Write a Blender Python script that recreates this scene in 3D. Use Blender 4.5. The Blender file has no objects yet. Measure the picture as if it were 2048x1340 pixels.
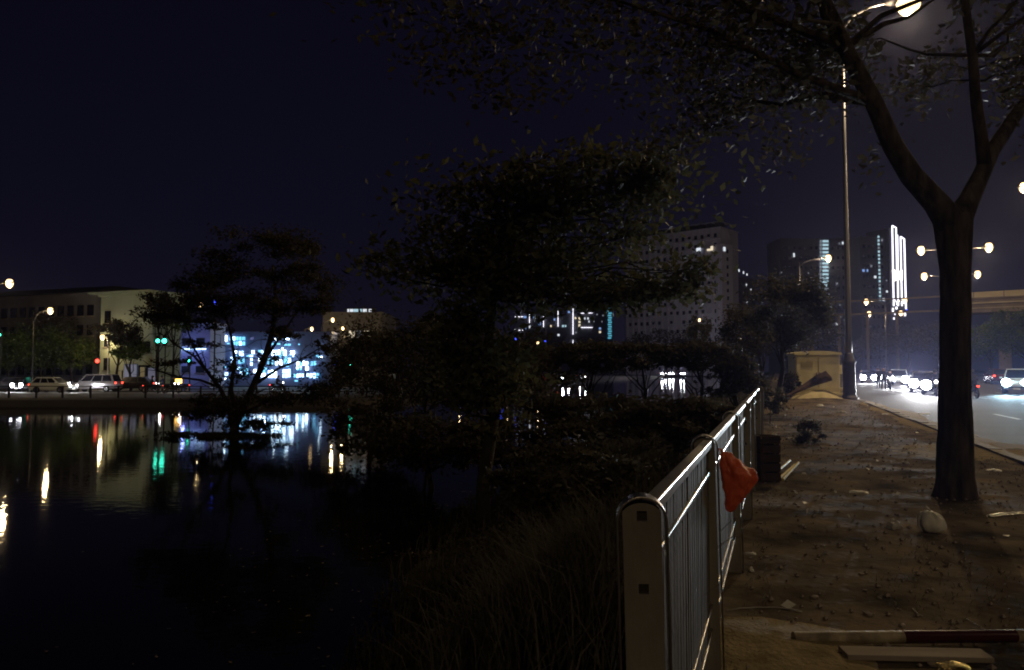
import bpy, bmesh, math, random
import numpy as np
from mathutils import Vector, Matrix, noise

R = random.Random(7)
NR = np.random.RandomState(11)
C = bpy.context.scene.collection
SC = bpy.context.scene

# ---------------------------------------------------------------- camera
F = 1500.0
TH = math.atan(68 / F)
CAMZ = 1.6
cam = bpy.data.objects.new('camera', bpy.data.cameras.new('camera'))
C.objects.link(cam)
cam.location = (0, 0, CAMZ)
cam.rotation_euler = (math.pi / 2 + TH, 0, 0)
cam.data.sensor_width = 36
cam.data.lens = 36 * F / 2048
cam.data.clip_start = 0.05
cam.data.clip_end = 3000
SC.camera = cam

# ---------------------------------------------------------------- world (night sky with city glow low down)
w = bpy.data.worlds.new('World'); SC.world = w; w.use_nodes = True
nt = w.node_tree; nt.nodes.clear()
wo = nt.nodes.new('ShaderNodeOutputWorld'); bg = nt.nodes.new('ShaderNodeBackground')
tc = nt.nodes.new('ShaderNodeTexCoord'); sep = nt.nodes.new('ShaderNodeSeparateXYZ')
ramp = nt.nodes.new('ShaderNodeValToRGB')
nt.links.new(tc.outputs['Generated'], sep.inputs[0])
nt.links.new(sep.outputs['Z'], ramp.inputs[0])
wn = nt.nodes.new('ShaderNodeTexNoise'); wn.inputs['Scale'].default_value = 2.5; wn.inputs['Detail'].default_value = 3
wr = nt.nodes.new('ShaderNodeMapRange'); wr.inputs['To Min'].default_value = .75; wr.inputs['To Max'].default_value = 1.25
wx = nt.nodes.new('ShaderNodeMix'); wx.data_type = 'RGBA'; wx.blend_type = 'MULTIPLY'; wx.inputs[0].default_value = 1
nt.links.new(tc.outputs['Generated'], wn.inputs['Vector']); nt.links.new(wn.outputs['Fac'], wr.inputs['Value'])
nt.links.new(ramp.outputs[0], wx.inputs[6]); nt.links.new(wr.outputs[0], wx.inputs[7]); nt.links.new(wx.outputs[2], bg.inputs['Color'])
nt.links.new(bg.outputs[0], wo.inputs[0])
e = ramp.color_ramp.elements
e[0].position = 0.0; e[0].color = (0.0056, 0.0050, 0.0108, 1)
e[1].position = 0.55; e[1].color = (0.0021, 0.0019, 0.0058, 1)
m_ = e.new(0.2); m_.color = (0.0036, 0.0033, 0.0092, 1)
bg.inputs['Strength'].default_value = 1.0
SC.view_settings.view_transform = 'Standard'
SC.view_settings.look = 'None'
SC.view_settings.exposure = 0
SC.view_settings.gamma = 1
SC.view_settings.use_curve_mapping = False
SC.cycles.use_denoising = True
SC.cycles.use_light_tree = True
SC.cycles.max_bounces = 5
SC.cycles.diffuse_bounces = 2
SC.cycles.glossy_bounces = 3
SC.cycles.volume_bounces = 0
SC.cycles.transparent_max_bounces = 8
SC.cycles.sample_clamp_indirect = 2.0
SC.cycles.caustics_reflective = False
SC.cycles.caustics_refractive = False
SC.render.film_transparent = False
SC.cycles.filter_width = 1.9

# ---------------------------------------------------------------- helpers
ct, st = math.cos(TH), math.sin(TH)
def at(px, py, D):
    """world point seen at photo pixel (px, py) at the distance D ahead"""
    u = (px - 1024) / F; v = (670 - py) / F
    d = Vector((u, ct - v * st, st + v * ct))
    k = D / d.y
    return Vector((d.x * k, D, CAMZ + d.z * k))
K = 0.352
def T(t, Y, z=0.0):
    """t metres to the right of the fence line at the distance Y"""
    return Vector((K * (Y - 1) + t, Y, z))
ALONG = math.atan2(-K, 1)          # rotation that turns +Y along fence and road

def tag(o, label=None, cat=None, group=None, kind=None):
    if label: o['label'] = label
    if cat: o['category'] = cat
    if group: o['group'] = group
    if kind: o['kind'] = kind
    return o
def empty(name, loc=(0, 0, 0), rz=0.0):
    o = bpy.data.objects.new(name, None); C.objects.link(o)
    o.location = loc; o.rotation_euler = (0, 0, rz); o.empty_display_size = 0.2
    return o
def copy_tree(o, parent=None):
    c = o.copy(); C.objects.link(c)
    if parent is not None:
        c.parent = parent
    for ch in list(o.children):
        copy_tree(ch, c)
    return c

class MB:
    def __init__(s): s.v = []; s.f = []
    def add(s, vs, fs):
        n = len(s.v); s.v += [tuple(p) for p in vs]; s.f += [tuple(i + n for i in f) for f in fs]; return s
    def box(s, c, d, rz=0.0, M=None):
        x, y, z = d[0] / 2, d[1] / 2, d[2] / 2
        vs = [Vector((a * x, b * y, e * z)) for a in (-1, 1) for b in (-1, 1) for e in (-1, 1)]
        if rz: vs = [Matrix.Rotation(rz, 3, 'Z') @ p for p in vs]
        if M is not None: vs = [M @ p for p in vs]
        vs = [p + Vector(c) for p in vs]
        return s.add(vs, [(0, 1, 3, 2), (4, 6, 7, 5), (0, 4, 5, 1), (2, 3, 7, 6), (0, 2, 6, 4), (1, 5, 7, 3)])
    def tube(s, pts, rad, n=8, cap=True):
        pts = [Vector(p) for p in pts]
        if not hasattr(rad, '__len__'): rad = [rad] * len(pts)
        base = len(s.v); prev = None
        for i, p in enumerate(pts):
            d = (pts[min(i + 1, len(pts) - 1)] - pts[max(i - 1, 0)])
            d = d.normalized() if d.length > 1e-9 else Vector((0, 0, 1))
            if prev is None:
                a = d.orthogonal().normalized()
            else:
                a = (prev - d * prev.dot(d)); a = a.normalized() if a.length > 1e-6 else d.orthogonal().normalized()
            prev = a; b = d.cross(a)
            for k in range(n):
                q = 2 * math.pi * k / n
                s.v.append(tuple(p + (a * math.cos(q) + b * math.sin(q)) * rad[i]))
        for i in range(len(pts) - 1):
            for k in range(n):
                k2 = (k + 1) % n
                s.f.append((base + i * n + k, base + i * n + k2, base + (i + 1) * n + k2, base + (i + 1) * n + k))
        if cap:
            s.f.append(tuple(base + k for k in range(n))[::-1])
            s.f.append(tuple(base + (len(pts) - 1) * n + k for k in range(n)))
        return s
    def lathe(s, prof, c=(0, 0, 0), n=16):
        base = len(s.v)
        for r, z in prof:
            for k in range(n):
                q = 2 * math.pi * k / n
                s.v.append((c[0] + r * math.cos(q), c[1] + r * math.sin(q), c[2] + z))
        for i in range(len(prof) - 1):
            for k in range(n):
                k2 = (k + 1) % n
                s.f.append((base + i * n + k, base + i * n + k2, base + (i + 1) * n + k2, base + (i + 1) * n + k))
        s.f.append(tuple(base + k for k in range(n))[::-1])
        s.f.append(tuple(base + (len(prof) - 1) * n + k for k in range(n)))
        return s
    def disc(s, c, r, axis='Y', th=0.03, n=14):
        M = {'Y': Matrix.Rotation(math.pi / 2, 3, 'X'), 'X': Matrix.Rotation(math.pi / 2, 3, 'Y'), 'Z': Matrix.Identity(3)}[axis]
        base = len(s.v)
        for z in (-th / 2, th / 2):
            for k in range(n):
                q = 2 * math.pi * k / n
                s.v.append(tuple(Vector(c) + M @ Vector((r * math.cos(q), r * math.sin(q), z))))
        for k in range(n):
            k2 = (k + 1) % n
            s.f.append((base + k, base + k2, base + n + k2, base + n + k))
        s.f.append(tuple(base + k for k in range(n))[::-1]); s.f.append(tuple(base + n + k for k in range(n)))
        return s
    def extrude_poly(s, poly, d, M=None, c=(0, 0, 0)):
        """poly in XZ, extruded d along Y"""
        n = len(poly); vs = [Vector((x, -d / 2, z)) for x, z in poly] + [Vector((x, d / 2, z)) for x, z in poly]
        if M is not None: vs = [M @ p for p in vs]
        vs = [p + Vector(c) for p in vs]
        fs = [tuple(range(n)), tuple(range(n, 2 * n))[::-1]]
        for k in range(n):
            k2 = (k + 1) % n; fs.append((k, n + k, n + k2, k2))
        return s.add(vs, fs)
    def mesh(s, name, smooth=False):
        me = bpy.data.meshes.new(name); me.from_pydata(s.v, [], s.f); me.validate()
        bm = bmesh.new(); bm.from_mesh(me); bmesh.ops.recalc_face_normals(bm, faces=bm.faces); bm.to_mesh(me); bm.free()
        if smooth:
            for p in me.polygons: p.use_smooth = True
        return me
    def build(s, name, mat, parent=None, smooth=False, bevel=0.0):
        me = s.mesh(name, smooth)
        if mat: me.materials.append(mat)
        return link(name, me, parent, bevel)
def link(name, me, parent=None, bevel=0.0, loc=None):
    o = bpy.data.objects.new(name, me); C.objects.link(o)
    if parent is not None: o.parent = parent
    if loc is not None: o.location = loc
    if bevel:
        b = o.modifiers.new('bevel', 'BEVEL'); b.width = bevel; b.segments = 2; b.limit_method = 'ANGLE'
    return o

# ---------------------------------------------------------------- materials
def mat(name, col, rough=0.7, metal=0.0, col2=None, scale=4.0, bump=0.0, bscale=None, spec=0.5, detail=6, stretch=None, ramp=(0.35, 0.65)):
    m = bpy.data.materials.new(name); m.use_nodes = True
    n = m.node_tree; b = n.nodes['Principled BSDF']
    b.inputs['Base Color'].default_value = (*col, 1); b.inputs['Roughness'].default_value = rough
    b.inputs['Metallic'].default_value = metal; b.inputs['Specular IOR Level'].default_value = spec
    tcn = n.nodes.new('ShaderNodeTexCoord'); src = tcn.outputs['Object']
    if stretch:
        mp = n.nodes.new('ShaderNodeMapping'); mp.inputs['Scale'].default_value = stretch
        n.links.new(src, mp.inputs['Vector']); src = mp.outputs[0]
    if col2 is not None:
        nz = n.nodes.new('ShaderNodeTexNoise'); nz.inputs['Scale'].default_value = scale; nz.inputs['Detail'].default_value = detail
        n.links.new(src, nz.inputs['Vector'])
        r = n.nodes.new('ShaderNodeValToRGB'); r.color_ramp.elements[0].position = ramp[0]; r.color_ramp.elements[1].position = ramp[1]
        r.color_ramp.elements[0].color = (*col, 1); r.color_ramp.elements[1].color = (*col2, 1)
        n.links.new(nz.outputs['Fac'], r.inputs[0]); n.links.new(r.outputs[0], b.inputs['Base Color'])
    if bump:
        nb = n.nodes.new('ShaderNodeTexNoise'); nb.inputs['Scale'].default_value = bscale or scale * 3; nb.inputs['Detail'].default_value = 8
        n.links.new(src, nb.inputs['Vector'])
        bp = n.nodes.new('ShaderNodeBump'); bp.inputs['Strength'].default_value = bump; bp.inputs['Distance'].default_value = 0.02
        n.links.new(nb.outputs['Fac'], bp.inputs['Height']); n.links.new(bp.outputs[0], b.inputs['Normal'])
    return m
def emis(name, col, strength, sample=False):
    m = bpy.data.materials.new(name); m.use_nodes = True
    n = m.node_tree; b = n.nodes['Principled BSDF']
    b.inputs['Base Color'].default_value = (0.02, 0.02, 0.02, 1)
    b.inputs['Emission Color'].default_value = (*col, 1); b.inputs['Emission Strength'].default_value = strength
    m.cycles.emission_sampling = 'AUTO' if sample else 'NONE'
    return m

M = {}
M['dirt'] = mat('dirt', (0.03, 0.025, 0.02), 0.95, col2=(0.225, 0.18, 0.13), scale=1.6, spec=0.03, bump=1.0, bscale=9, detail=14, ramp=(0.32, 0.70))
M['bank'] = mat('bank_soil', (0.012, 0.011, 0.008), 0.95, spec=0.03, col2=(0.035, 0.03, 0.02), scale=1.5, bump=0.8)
M['sand'] = mat('sand', (0.20, 0.16, 0.09), 0.95, spec=0.03, col2=(0.33, 0.27, 0.16), scale=5, bump=0.8, bscale=30)
M['asphalt'] = mat('asphalt', (0.042, 0.037, 0.034), 0.75, spec=0.15, col2=(0.058, 0.052, 0.046), scale=0.6, bump=0.35, bscale=25, detail=10)
M['paint_road'] = mat('road_paint', (0.5, 0.5, 0.48), 0.6, col2=(0.2, 0.19, 0.18), scale=6)
M['kerb'] = mat('kerb_concrete', (0.17, 0.155, 0.135), 0.85, col2=(0.28, 0.26, 0.22), scale=3, bump=0.4)
M['farland'] = mat('far_ground', (0.03, 0.026, 0.02), 0.95, col2=(0.06, 0.05, 0.04), scale=0.3)
M['pave'] = mat('far_pavement', (0.08, 0.075, 0.07), 0.8, col2=(0.13, 0.12, 0.11), scale=0.8)
M['steel'] = mat('brushed_steel', (0.45, 0.43, 0.40), 0.30, 1.0, col2=(0.30, 0.28, 0.25), scale=7, bump=0.12, bscale=60, stretch=(1, 1, 0.15))
M['steel_dull'] = mat('dull_steel', (0.25, 0.24, 0.215), 0.6, 0.1, col2=(0.14, 0.13, 0.115), scale=8, bump=0.2, bscale=50, stretch=(1, 1, 0.25))
M['steel_bar'] = mat('bar_steel', (0.125, 0.115, 0.10), 0.75, 0.0, spec=0.1, col2=(0.08, 0.073, 0.065), scale=8, bump=0.2, bscale=50)
M['steel_dark'] = mat('grimy_steel', (0.03, 0.028, 0.025), 0.6, 0.5)
M['bark'] = mat('bark', (0.022, 0.018, 0.017), 0.95, spec=0.05, col2=(0.085, 0.07, 0.062), scale=9, bump=1.0, bscale=22, stretch=(1, 1, 0.25))
M['bark_dark'] = mat('dark_bark', (0.018, 0.015, 0.012), 0.95, col2=(0.035, 0.03, 0.025), scale=6, bump=0.6)
def leafmat(name, a, b, rough=0.55):
    m = mat(name, a, rough, col2=b, scale=2.2, spec=0.05)
    n = m.node_tree; b_ = n.nodes['Principled BSDF']; out = n.nodes['Material Output']
    tr = n.nodes.new('ShaderNodeBsdfTranslucent'); mx = n.nodes.new('ShaderNodeMixShader'); mx.inputs[0].default_value = 0.4
    src = b_.inputs['Base Color'].links[0].from_socket
    n.links.new(src, tr.inputs['Color']); n.links.new(b_.outputs[0], mx.inputs[1]); n.links.new(tr.outputs[0], mx.inputs[2]); n.links.new(mx.outputs[0], out.inputs['Surface'])
    return m
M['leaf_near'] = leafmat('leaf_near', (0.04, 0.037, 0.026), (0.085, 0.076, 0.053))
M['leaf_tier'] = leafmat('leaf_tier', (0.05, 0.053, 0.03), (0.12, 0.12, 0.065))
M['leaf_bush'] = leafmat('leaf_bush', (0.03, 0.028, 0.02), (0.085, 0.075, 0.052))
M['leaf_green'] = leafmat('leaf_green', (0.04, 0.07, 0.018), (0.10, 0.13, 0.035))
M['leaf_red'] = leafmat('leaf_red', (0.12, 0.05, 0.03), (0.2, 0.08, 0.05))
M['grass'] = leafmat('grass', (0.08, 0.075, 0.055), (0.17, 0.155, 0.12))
M['reed'] = leafmat('reed', (0.05, 0.047, 0.036), (0.11, 0.10, 0.08))
M['wallgrey'] = mat('grey_render', (0.13, 0.125, 0.13), 0.9, col2=(0.18, 0.175, 0.18), scale=0.3)
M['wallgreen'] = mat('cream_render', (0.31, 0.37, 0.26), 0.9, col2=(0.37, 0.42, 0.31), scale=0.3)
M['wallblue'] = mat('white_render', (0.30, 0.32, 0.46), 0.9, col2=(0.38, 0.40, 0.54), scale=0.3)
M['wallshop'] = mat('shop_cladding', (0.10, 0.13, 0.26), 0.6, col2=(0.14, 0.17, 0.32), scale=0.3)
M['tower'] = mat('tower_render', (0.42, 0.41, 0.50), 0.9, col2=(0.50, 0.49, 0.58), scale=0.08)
M['towerdark'] = mat('dark_tower_render', (0.10, 0.10, 0.13), 0.9)
M['darkglass'] = mat('dark_glass', (0.012, 0.012, 0.016), 0.15)
M['roof'] = mat('dark_roof', (0.02, 0.018, 0.018), 0.9)
M['concrete'] = mat('viaduct_concrete', (0.15, 0.12, 0.09), 0.85, col2=(0.22, 0.175, 0.13), scale=0.5, bump=0.2)
M['concrete_pale'] = mat('parapet_concrete', (0.42, 0.36, 0.24), 0.8, col2=(0.52, 0.45, 0.31), scale=0.5)
M['polepaint'] = mat('pole_paint', (0.20, 0.20, 0.24), 0.35, 0.7)
M['pedestal'] = mat('pedestal_paint', (0.035, 0.03, 0.045), 0.5, col2=(0.06, 0.05, 0.07), scale=4)
M['cabinet'] = mat('yellow_cabinet_paint', (0.62, 0.56, 0.34), 0.6, col2=(0.76, 0.70, 0.45), scale=1.6, bump=0.1)
M['cabinet2'] = mat('cabinet_plinth', (0.42, 0.36, 0.22), 0.9, col2=(0.55, 0.48, 0.30), scale=3, bump=0.4)
M['rust'] = mat('rust', (0.10, 0.045, 0.025), 0.9, col2=(0.18, 0.08, 0.04), scale=8)
M['shadowleaf'] = mat('shadow_leaf', (0.05, 0.03, 0.03), 0.9, col2=(0.09, 0.055, 0.045), scale=5)  # dark tone of the leaf shape that stands for the cabinet shadow
M['deadleaf'] = mat('dead_leaf', (0.09, 0.065, 0.045), 0.8, col2=(0.22, 0.17, 0.12), scale=3)
M['orange'] = mat('orange_plastic', (0.60, 0.085, 0.03), 0.5, col2=(0.72, 0.13, 0.05), scale=9, bump=0.7, bscale=14)
M['white_plastic'] = mat('white_plastic', (0.55, 0.56, 0.52), 0.5, col2=(0.75, 0.75, 0.70), scale=8, bump=0.6, bscale=12)
M['grey_plastic'] = mat('grey_plastic', (0.30, 0.29, 0.27), 0.6, col2=(0.42, 0.41, 0.39), scale=8, bump=0.6, bscale=14)
M['foil'] = mat('foil', (0.8, 0.66, 0.30), 0.16, 1.0, bump=1.0, bscale=30)
M['silver'] = mat('silver_film', (0.8, 0.78, 0.7), 0.14, 1.0, bump=1.0, bscale=25)
M['pole_white'] = mat('pole_white', (0.42, 0.37, 0.26), 0.6, col2=(0.16, 0.13, 0.09), scale=9, bump=0.3)
M['pole_red'] = mat('pole_maroon', (0.06, 0.012, 0.014), 0.18, col2=(0.035, 0.01, 0.01), scale=6)
M['board'] = mat('grey_board', (0.22, 0.18, 0.16), 0.85, col2=(0.30, 0.26, 0.22), scale=5, bump=0.4, stretch=(0.3, 1, 1))
M['wood'] = mat('raw_wood', (0.24, 0.18, 0.12), 0.8, col2=(0.34, 0.27, 0.18), scale=8)
M['bamboo'] = mat('bamboo', (0.65, 0.55, 0.16), 0.45, col2=(0.8, 0.68, 0.25), scale=6)
M['darkwood'] = mat('dark_wood', (0.025, 0.014, 0.012), 0.8, col2=(0.05, 0.025, 0.02), scale=5)
M['rubber'] = mat('rubber', (0.012, 0.012, 0.012), 0.8)
M['chrome'] = mat('chrome', (0.6, 0.6, 0.6), 0.15, 1.0)
M['car_white'] = mat('car_paint_white', (0.62, 0.66, 0.64), 0.25)
M['car_silver'] = mat('car_paint_silver', (0.40, 0.38, 0.40), 0.25, 0.5)
M['car_dark'] = mat('car_paint_dark', (0.03, 0.03, 0.035), 0.2)
M['car_red'] = mat('car_paint_red', (0.18, 0.02, 0.02), 0.25)
M['skin'] = mat('skin', (0.35, 0.2, 0.14), 0.6)
M['cloth_dark'] = mat('dark_cloth', (0.02, 0.018, 0.03), 0.9)
M['cloth_blue'] = mat('blue_cloth', (0.03, 0.035, 0.09), 0.9)
M['black'] = mat('black_paint', (0.01, 0.01, 0.01), 0.5)

E = {}
WARM = (1.0, 0.72, 0.38); COOL = (0.72, 0.82, 1.0)
E['lamp'] = emis('lamp_glow', (1.0, 0.66, 0.30), 3.6)
E['lamp_small'] = emis('small_lamp_glow', (1.0, 0.72, 0.40), 12)
E['head'] = emis('headlight_glow', (0.93, 0.94, 1.0), 60)
E['head_cyan'] = emis('cyan_headlight_glow', (0.55, 0.85, 1.0), 50)
E['head_small'] = emis('small_headlight_glow', (1.0, 0.97, 0.95), 10)
E['tail'] = emis('tail_light_glow', (1.0, 0.06, 0.03), 5)
E['strip'] = emis('white_light_strip', (0.92, 0.90, 1.0), 2.4)
E['strip_hot'] = emis('hot_light_strip', (1.0, 0.95, 0.82), 4)
E['balc'] = emis('balcony_light', (0.45, 0.68, 0.78), 0.9)
E['balc_dim'] = emis('dim_balcony_light', (0.5, 0.6, 0.7), 0.35)
E['cyan_strip'] = emis('cyan_light_strip', (0.12, 0.55, 0.75), 0.8)
E['win_w'] = emis('white_window_light', (0.85, 0.92, 1.0), 0.9)
E['win_y'] = emis('warm_window_light', (1.0, 0.85, 0.6), 0.9)
E['win_b'] = emis('blue_window_light', (0.3, 0.5, 1.0), 0.7)
E['win_dim'] = emis('dim_window_light', (0.7, 0.75, 0.9), 0.2)
E['shop'] = emis('shop_light', (0.40, 0.66, 1.0), 4.5, True)
E['shop_hot'] = emis('bright_shop_light', (0.62, 0.84, 1.0), 10, True)
E['shop_cyan'] = emis('cyan_shop_light', (0.16, 0.55, 0.85), 2.0, True)
E['shop_blue'] = emis('blue_shop_light', (0.12, 0.14, 0.34), 0.8, True)
E['neon_b'] = emis('blue_neon', (0.05, 0.08, 1.0), 2.5)
E['green'] = emis('green_signal', (0.05, 0.95, 0.6), 8)
E['red'] = emis('red_signal', (1.0, 0.05, 0.03), 6)
E['orange'] = emis('orange_light', (1.0, 0.5, 0.08), 6)
E['box'] = emis('light_box', (0.32, 0.32, 0.46), 0.30, True)
E['box_y'] = emis('yellow_light_box', (0.45, 0.34, 0.14), 0.25, True)

def point(name, loc, power, col, radius=0.15, parent=None):
    l = bpy.data.lights.new(name, 'POINT'); l.energy = power; l.color = col; l.shadow_soft_size = radius
    o = bpy.data.objects.new(name, l); C.objects.link(o); o.location = loc
    if parent is not None: o.parent = parent
    return o
def spot(name, loc, target, power, col, ang, parent=None, radius=0.1):
    l = bpy.data.lights.new(name, 'SPOT'); l.energy = power; l.color = col; l.shadow_soft_size = radius
    l.spot_size = math.radians(ang); l.spot_blend = 0.8
    o = bpy.data.objects.new(name, l); C.objects.link(o); o.location = loc
    o.rotation_euler = (Vector(target) - Vector(loc)).to_track_quat('-Z', 'Y').to_euler()
    if parent is not None: o.parent = parent
    return o

# ---------------------------------------------------------------- ground, banks, water
WZ = -1.4
def interp(pts, y):
    if y <= pts[0][0]: return pts[0][1]
    for (a, b), (c, d) in zip(pts, pts[1:]):
        if y <= c: return b + (d - b) * (y - a) / (c - a)
    return pts[-1][1]
NEAR = [(-60, -24), (-5, -4), (5, -1.7), (12, -1.8), (25, 0.2), (50, 9.5), (100, 27), (165, 50), (300, 97), (600, 200)]
def edge_t(Y): return interp(NEAR, Y) - K * (Y - 1)
KT = 4.65                                   # kerb line
def gz(t, Y):
    p = Vector((t * 0.9, Y * 0.9, 0))
    h = 0.03 * noise.noise(p * 0.7) + 0.010 * noise.noise(p * 2.3) + 0.008 * noise.noise(p * 7)
    if t > KT - 0.6: h *= max(0, (KT - t) / 0.6)
    if abs(Y - 40) < 8: h += 0.16 * max(0, 1 - ((Y - 39.5) / 6) ** 2) * max(0, 1 - ((t - 2.6) / 2.2) ** 2)
    if t < -0.3:
        te = edge_t(Y) - 0.2
        k = (t + 0.3) / (te + 0.3)
        kk = min(k, 1.0); kk = kk * kk * (3 - 2 * kk)
        h = h * 1.6 + (WZ - 0.05) * kk
        if k > 1: h = WZ - 0.05 - min((k - 1) * 2, 1.2)
    return h
def grid_sheet(ts, ys, fn, m, name):
    vs = []; fs = []
    for y in ys:
        for t in ts(y):
            vs.append(tuple(T(t, y, fn(t, y))))
    n = len(ts(ys[0]))
    for j in range(len(ys) - 1):
        for i in range(n - 1):
            a = j * n + i; fs.append((a, a + 1, a + n + 1, a + n))
    me = bpy.data.meshes.new(name); me.from_pydata(vs, [], fs); me.materials.append(m)
    for p in me.polygons: p.use_smooth = True
    return link(name, me)
ys = [-60, -30, -12, -4, 0] + [1.0 + 0.11 * i for i in range(130)]
y = ys[-1]
while y < 600: y *= 1.02; ys.append(y)
ND = 56
def ts_d(y): return [-0.25 + (KT + 0.25) * i / ND for i in range(ND + 1)]
g = grid_sheet(ts_d, ys, gz, M['dirt'], 'ground'); tag(g, kind='structure')
def ts_b(y):
    te = edge_t(y) - 2.5
    return [te + (-0.25 - te) * i / 26 for i in range(27)]
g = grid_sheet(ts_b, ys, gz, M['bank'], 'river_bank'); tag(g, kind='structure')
ROADZ = -0.09
MED0, MED1 = 26.0, 30.0
yr = [-60, -20, 0, 20, 40, 60, 90, 130, 200, 300, 600]
def flat(z): return lambda t, y: z
tag(grid_sheet(lambda y: [KT + 0.02, 12, 19, MED0 - 0.02], yr, flat(ROADZ), M['asphalt'], 'road'), kind='structure')
tag(grid_sheet(lambda y: [MED1 + 0.02, 38, 52], yr, flat(ROADZ), M['asphalt'], 'road'), kind='structure')
mdb = MB()
for (a, b, z0, z1) in ((MED0, MED1, -0.3, 0.03), (52.02, 400, -0.3, 0.02)):
    mdb.add([T(a, -60, z0), T(b, -60, z0), T(b, 600, z0), T(a, 600, z0), T(a, -60, z1), T(b, -60, z1), T(b, 600, z1), T(a, 600, z1)],
            [(0, 3, 2, 1), (4, 5, 6, 7), (0, 1, 5, 4), (1, 2, 6, 5), (2, 3, 7, 6), (3, 0, 4, 7)])
tag(mdb.build('median_ground', M['farland']), kind='structure')
# kerb made of stones
kerb = empty('kerb', T(KT, 0)); tag(kerb, kind='structure')
ks = MB().box((0, 0, -0.06), (0.22, 1.04, 0.26)).mesh('kerb_stone'); ks.materials.append(M['kerb'])
for i in range(70):
    Y = 4 + i * 1.0
    o = link('kerb_stone', ks, kerb, 0.0); p = T(KT - 0.1, Y) - Vector(kerb.location)
    o.location = (p.x + R.uniform(-.015, .015), p.y, R.uniform(-0.03, 0.015)); o.rotation_euler = (R.uniform(-.01, .01), 0, ALONG + R.uniform(-.012, .012))
lk = MB().add([T(KT - .2, 73.6, -.15), T(KT, 73.6, -.15), T(KT, 400, -.15), T(KT - .2, 400, -.15), T(KT - .2, 73.6, .06), T(KT, 73.6, .06), T(KT, 400, .06), T(KT - .2, 400, .06)],
              [(0, 3, 2, 1), (4, 5, 6, 7), (0, 1, 5, 4), (1, 2, 6, 5), (2, 3, 7, 6), (3, 0, 4, 7)])
lk.v = [tuple(Vector(p) - Vector(kerb.location)) for p in lk.v]
lk.build('far_kerb', M['kerb'], kerb)
# painted lane dashes and edge line
mk = MB()
for t0 in (8.4, 12.2, 16.0, 19.8):
    for i in range(26):
        Y = 6 + i * 9 + (t0 * 3) % 4
        a, b = T(t0, Y, ROADZ + .006), T(t0 + .16, Y, ROADZ + .006); c, d = T(t0 + .16, Y + 3, ROADZ + .006), T(t0, Y + 3, ROADZ + .006)
        mk.add([a, b, c, d], [(0, 1, 2, 3)])
tag(mk.build('lane_marking', M['paint_road']), kind='structure')

# water
wm = bpy.data.materials.new('river_water'); wm.use_nodes = True
n = wm.node_tree; b = n.nodes['Principled BSDF']
b.inputs['Base Color'].default_value = (0.004, 0.005, 0.005, 1); b.inputs['Roughness'].default_value = 0.035
b.inputs['IOR'].default_value = 1.33
tcn = n.nodes.new('ShaderNodeTexCoord'); mp = n.nodes.new('ShaderNodeMapping'); mp.inputs['Scale'].default_value = (1.0, 1.6, 1)
nz = n.nodes.new('ShaderNodeTexNoise'); nz.inputs['Scale'].default_value = 2.6; nz.inputs['Detail'].default_value = 3
bp = n.nodes.new('ShaderNodeBump'); bp.inputs['Strength'].default_value = 0.10; bp.inputs['Distance'].default_value = 0.03
n.links.new(tcn.outputs['Object'], mp.inputs[0]); n.links.new(mp.outputs[0], nz.inputs['Vector'])
n.links.new(nz.outputs['Fac'], bp.inputs['Height']); n.links.new(bp.outputs[0], b.inputs['Normal'])
wt = MB().add([(-600, -60, WZ), (260, -60, WZ), (260, 640, WZ), (-600, 640, WZ)], [(0, 1, 2, 3)]).build('water', wm)
tag(wt, kind='structure')
# far bank
FZ = -0.7
FARE = [(-600, 60), (-60, 57.5), (-40, 56.5), (-14, 58), (-7, 75), (2, 115), (18, 180), (38, 235), (85, 330), (200, 620)]
fb = MB(); n0 = len(FARE)
rows = []
for off, z in ((0, WZ - 0.5), (0.6, WZ + 0.1), (1.6, FZ - 0.1), (3, FZ)):
    for x, yy in FARE: fb.v.append((x - off * 0.5, yy + off, z))
for x, yy in FARE: fb.v.append((x if yy > 600 else min(x, 150), 700, FZ))
for r in range(4):
    for i in range(n0 - 1):
        a = r * n0 + i; fb.f.append((a, a + 1, a + n0 + 1, a + n0))
tag(fb.build('far_bank', M['farland']), kind='structure')
tag(MB().add([(-300, 70.5, FZ + .006), (-16, 70.5, FZ + .006), (-10, 82, FZ + .006), (-300, 82, FZ + .006)], [(0, 1, 2, 3)]).build('far_road', M['pave']), kind='structure')
rail = empty('quay_railing', (-30, 60, FZ)); tag(rail, 'low dark railing of posts along the far quay at the left', 'railing')
pm = MB().box((0, 0, .45), (.12, .12, .9)).mesh('rail_post'); pm.materials.append(M['steel_dark'])
for i in range(26):
    link('rail_post', pm, rail, loc=(-30 + i * 2.2, R.uniform(-.1, .1), 0))
MB().box((-2, 0, .92), (57, .08, .07)).build('top_rail', M['steel_dark'], rail)
MB().box((-2, 0, .5), (57, .05, .05)).build('lower_rail', M['steel_dark'], rail)

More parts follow.
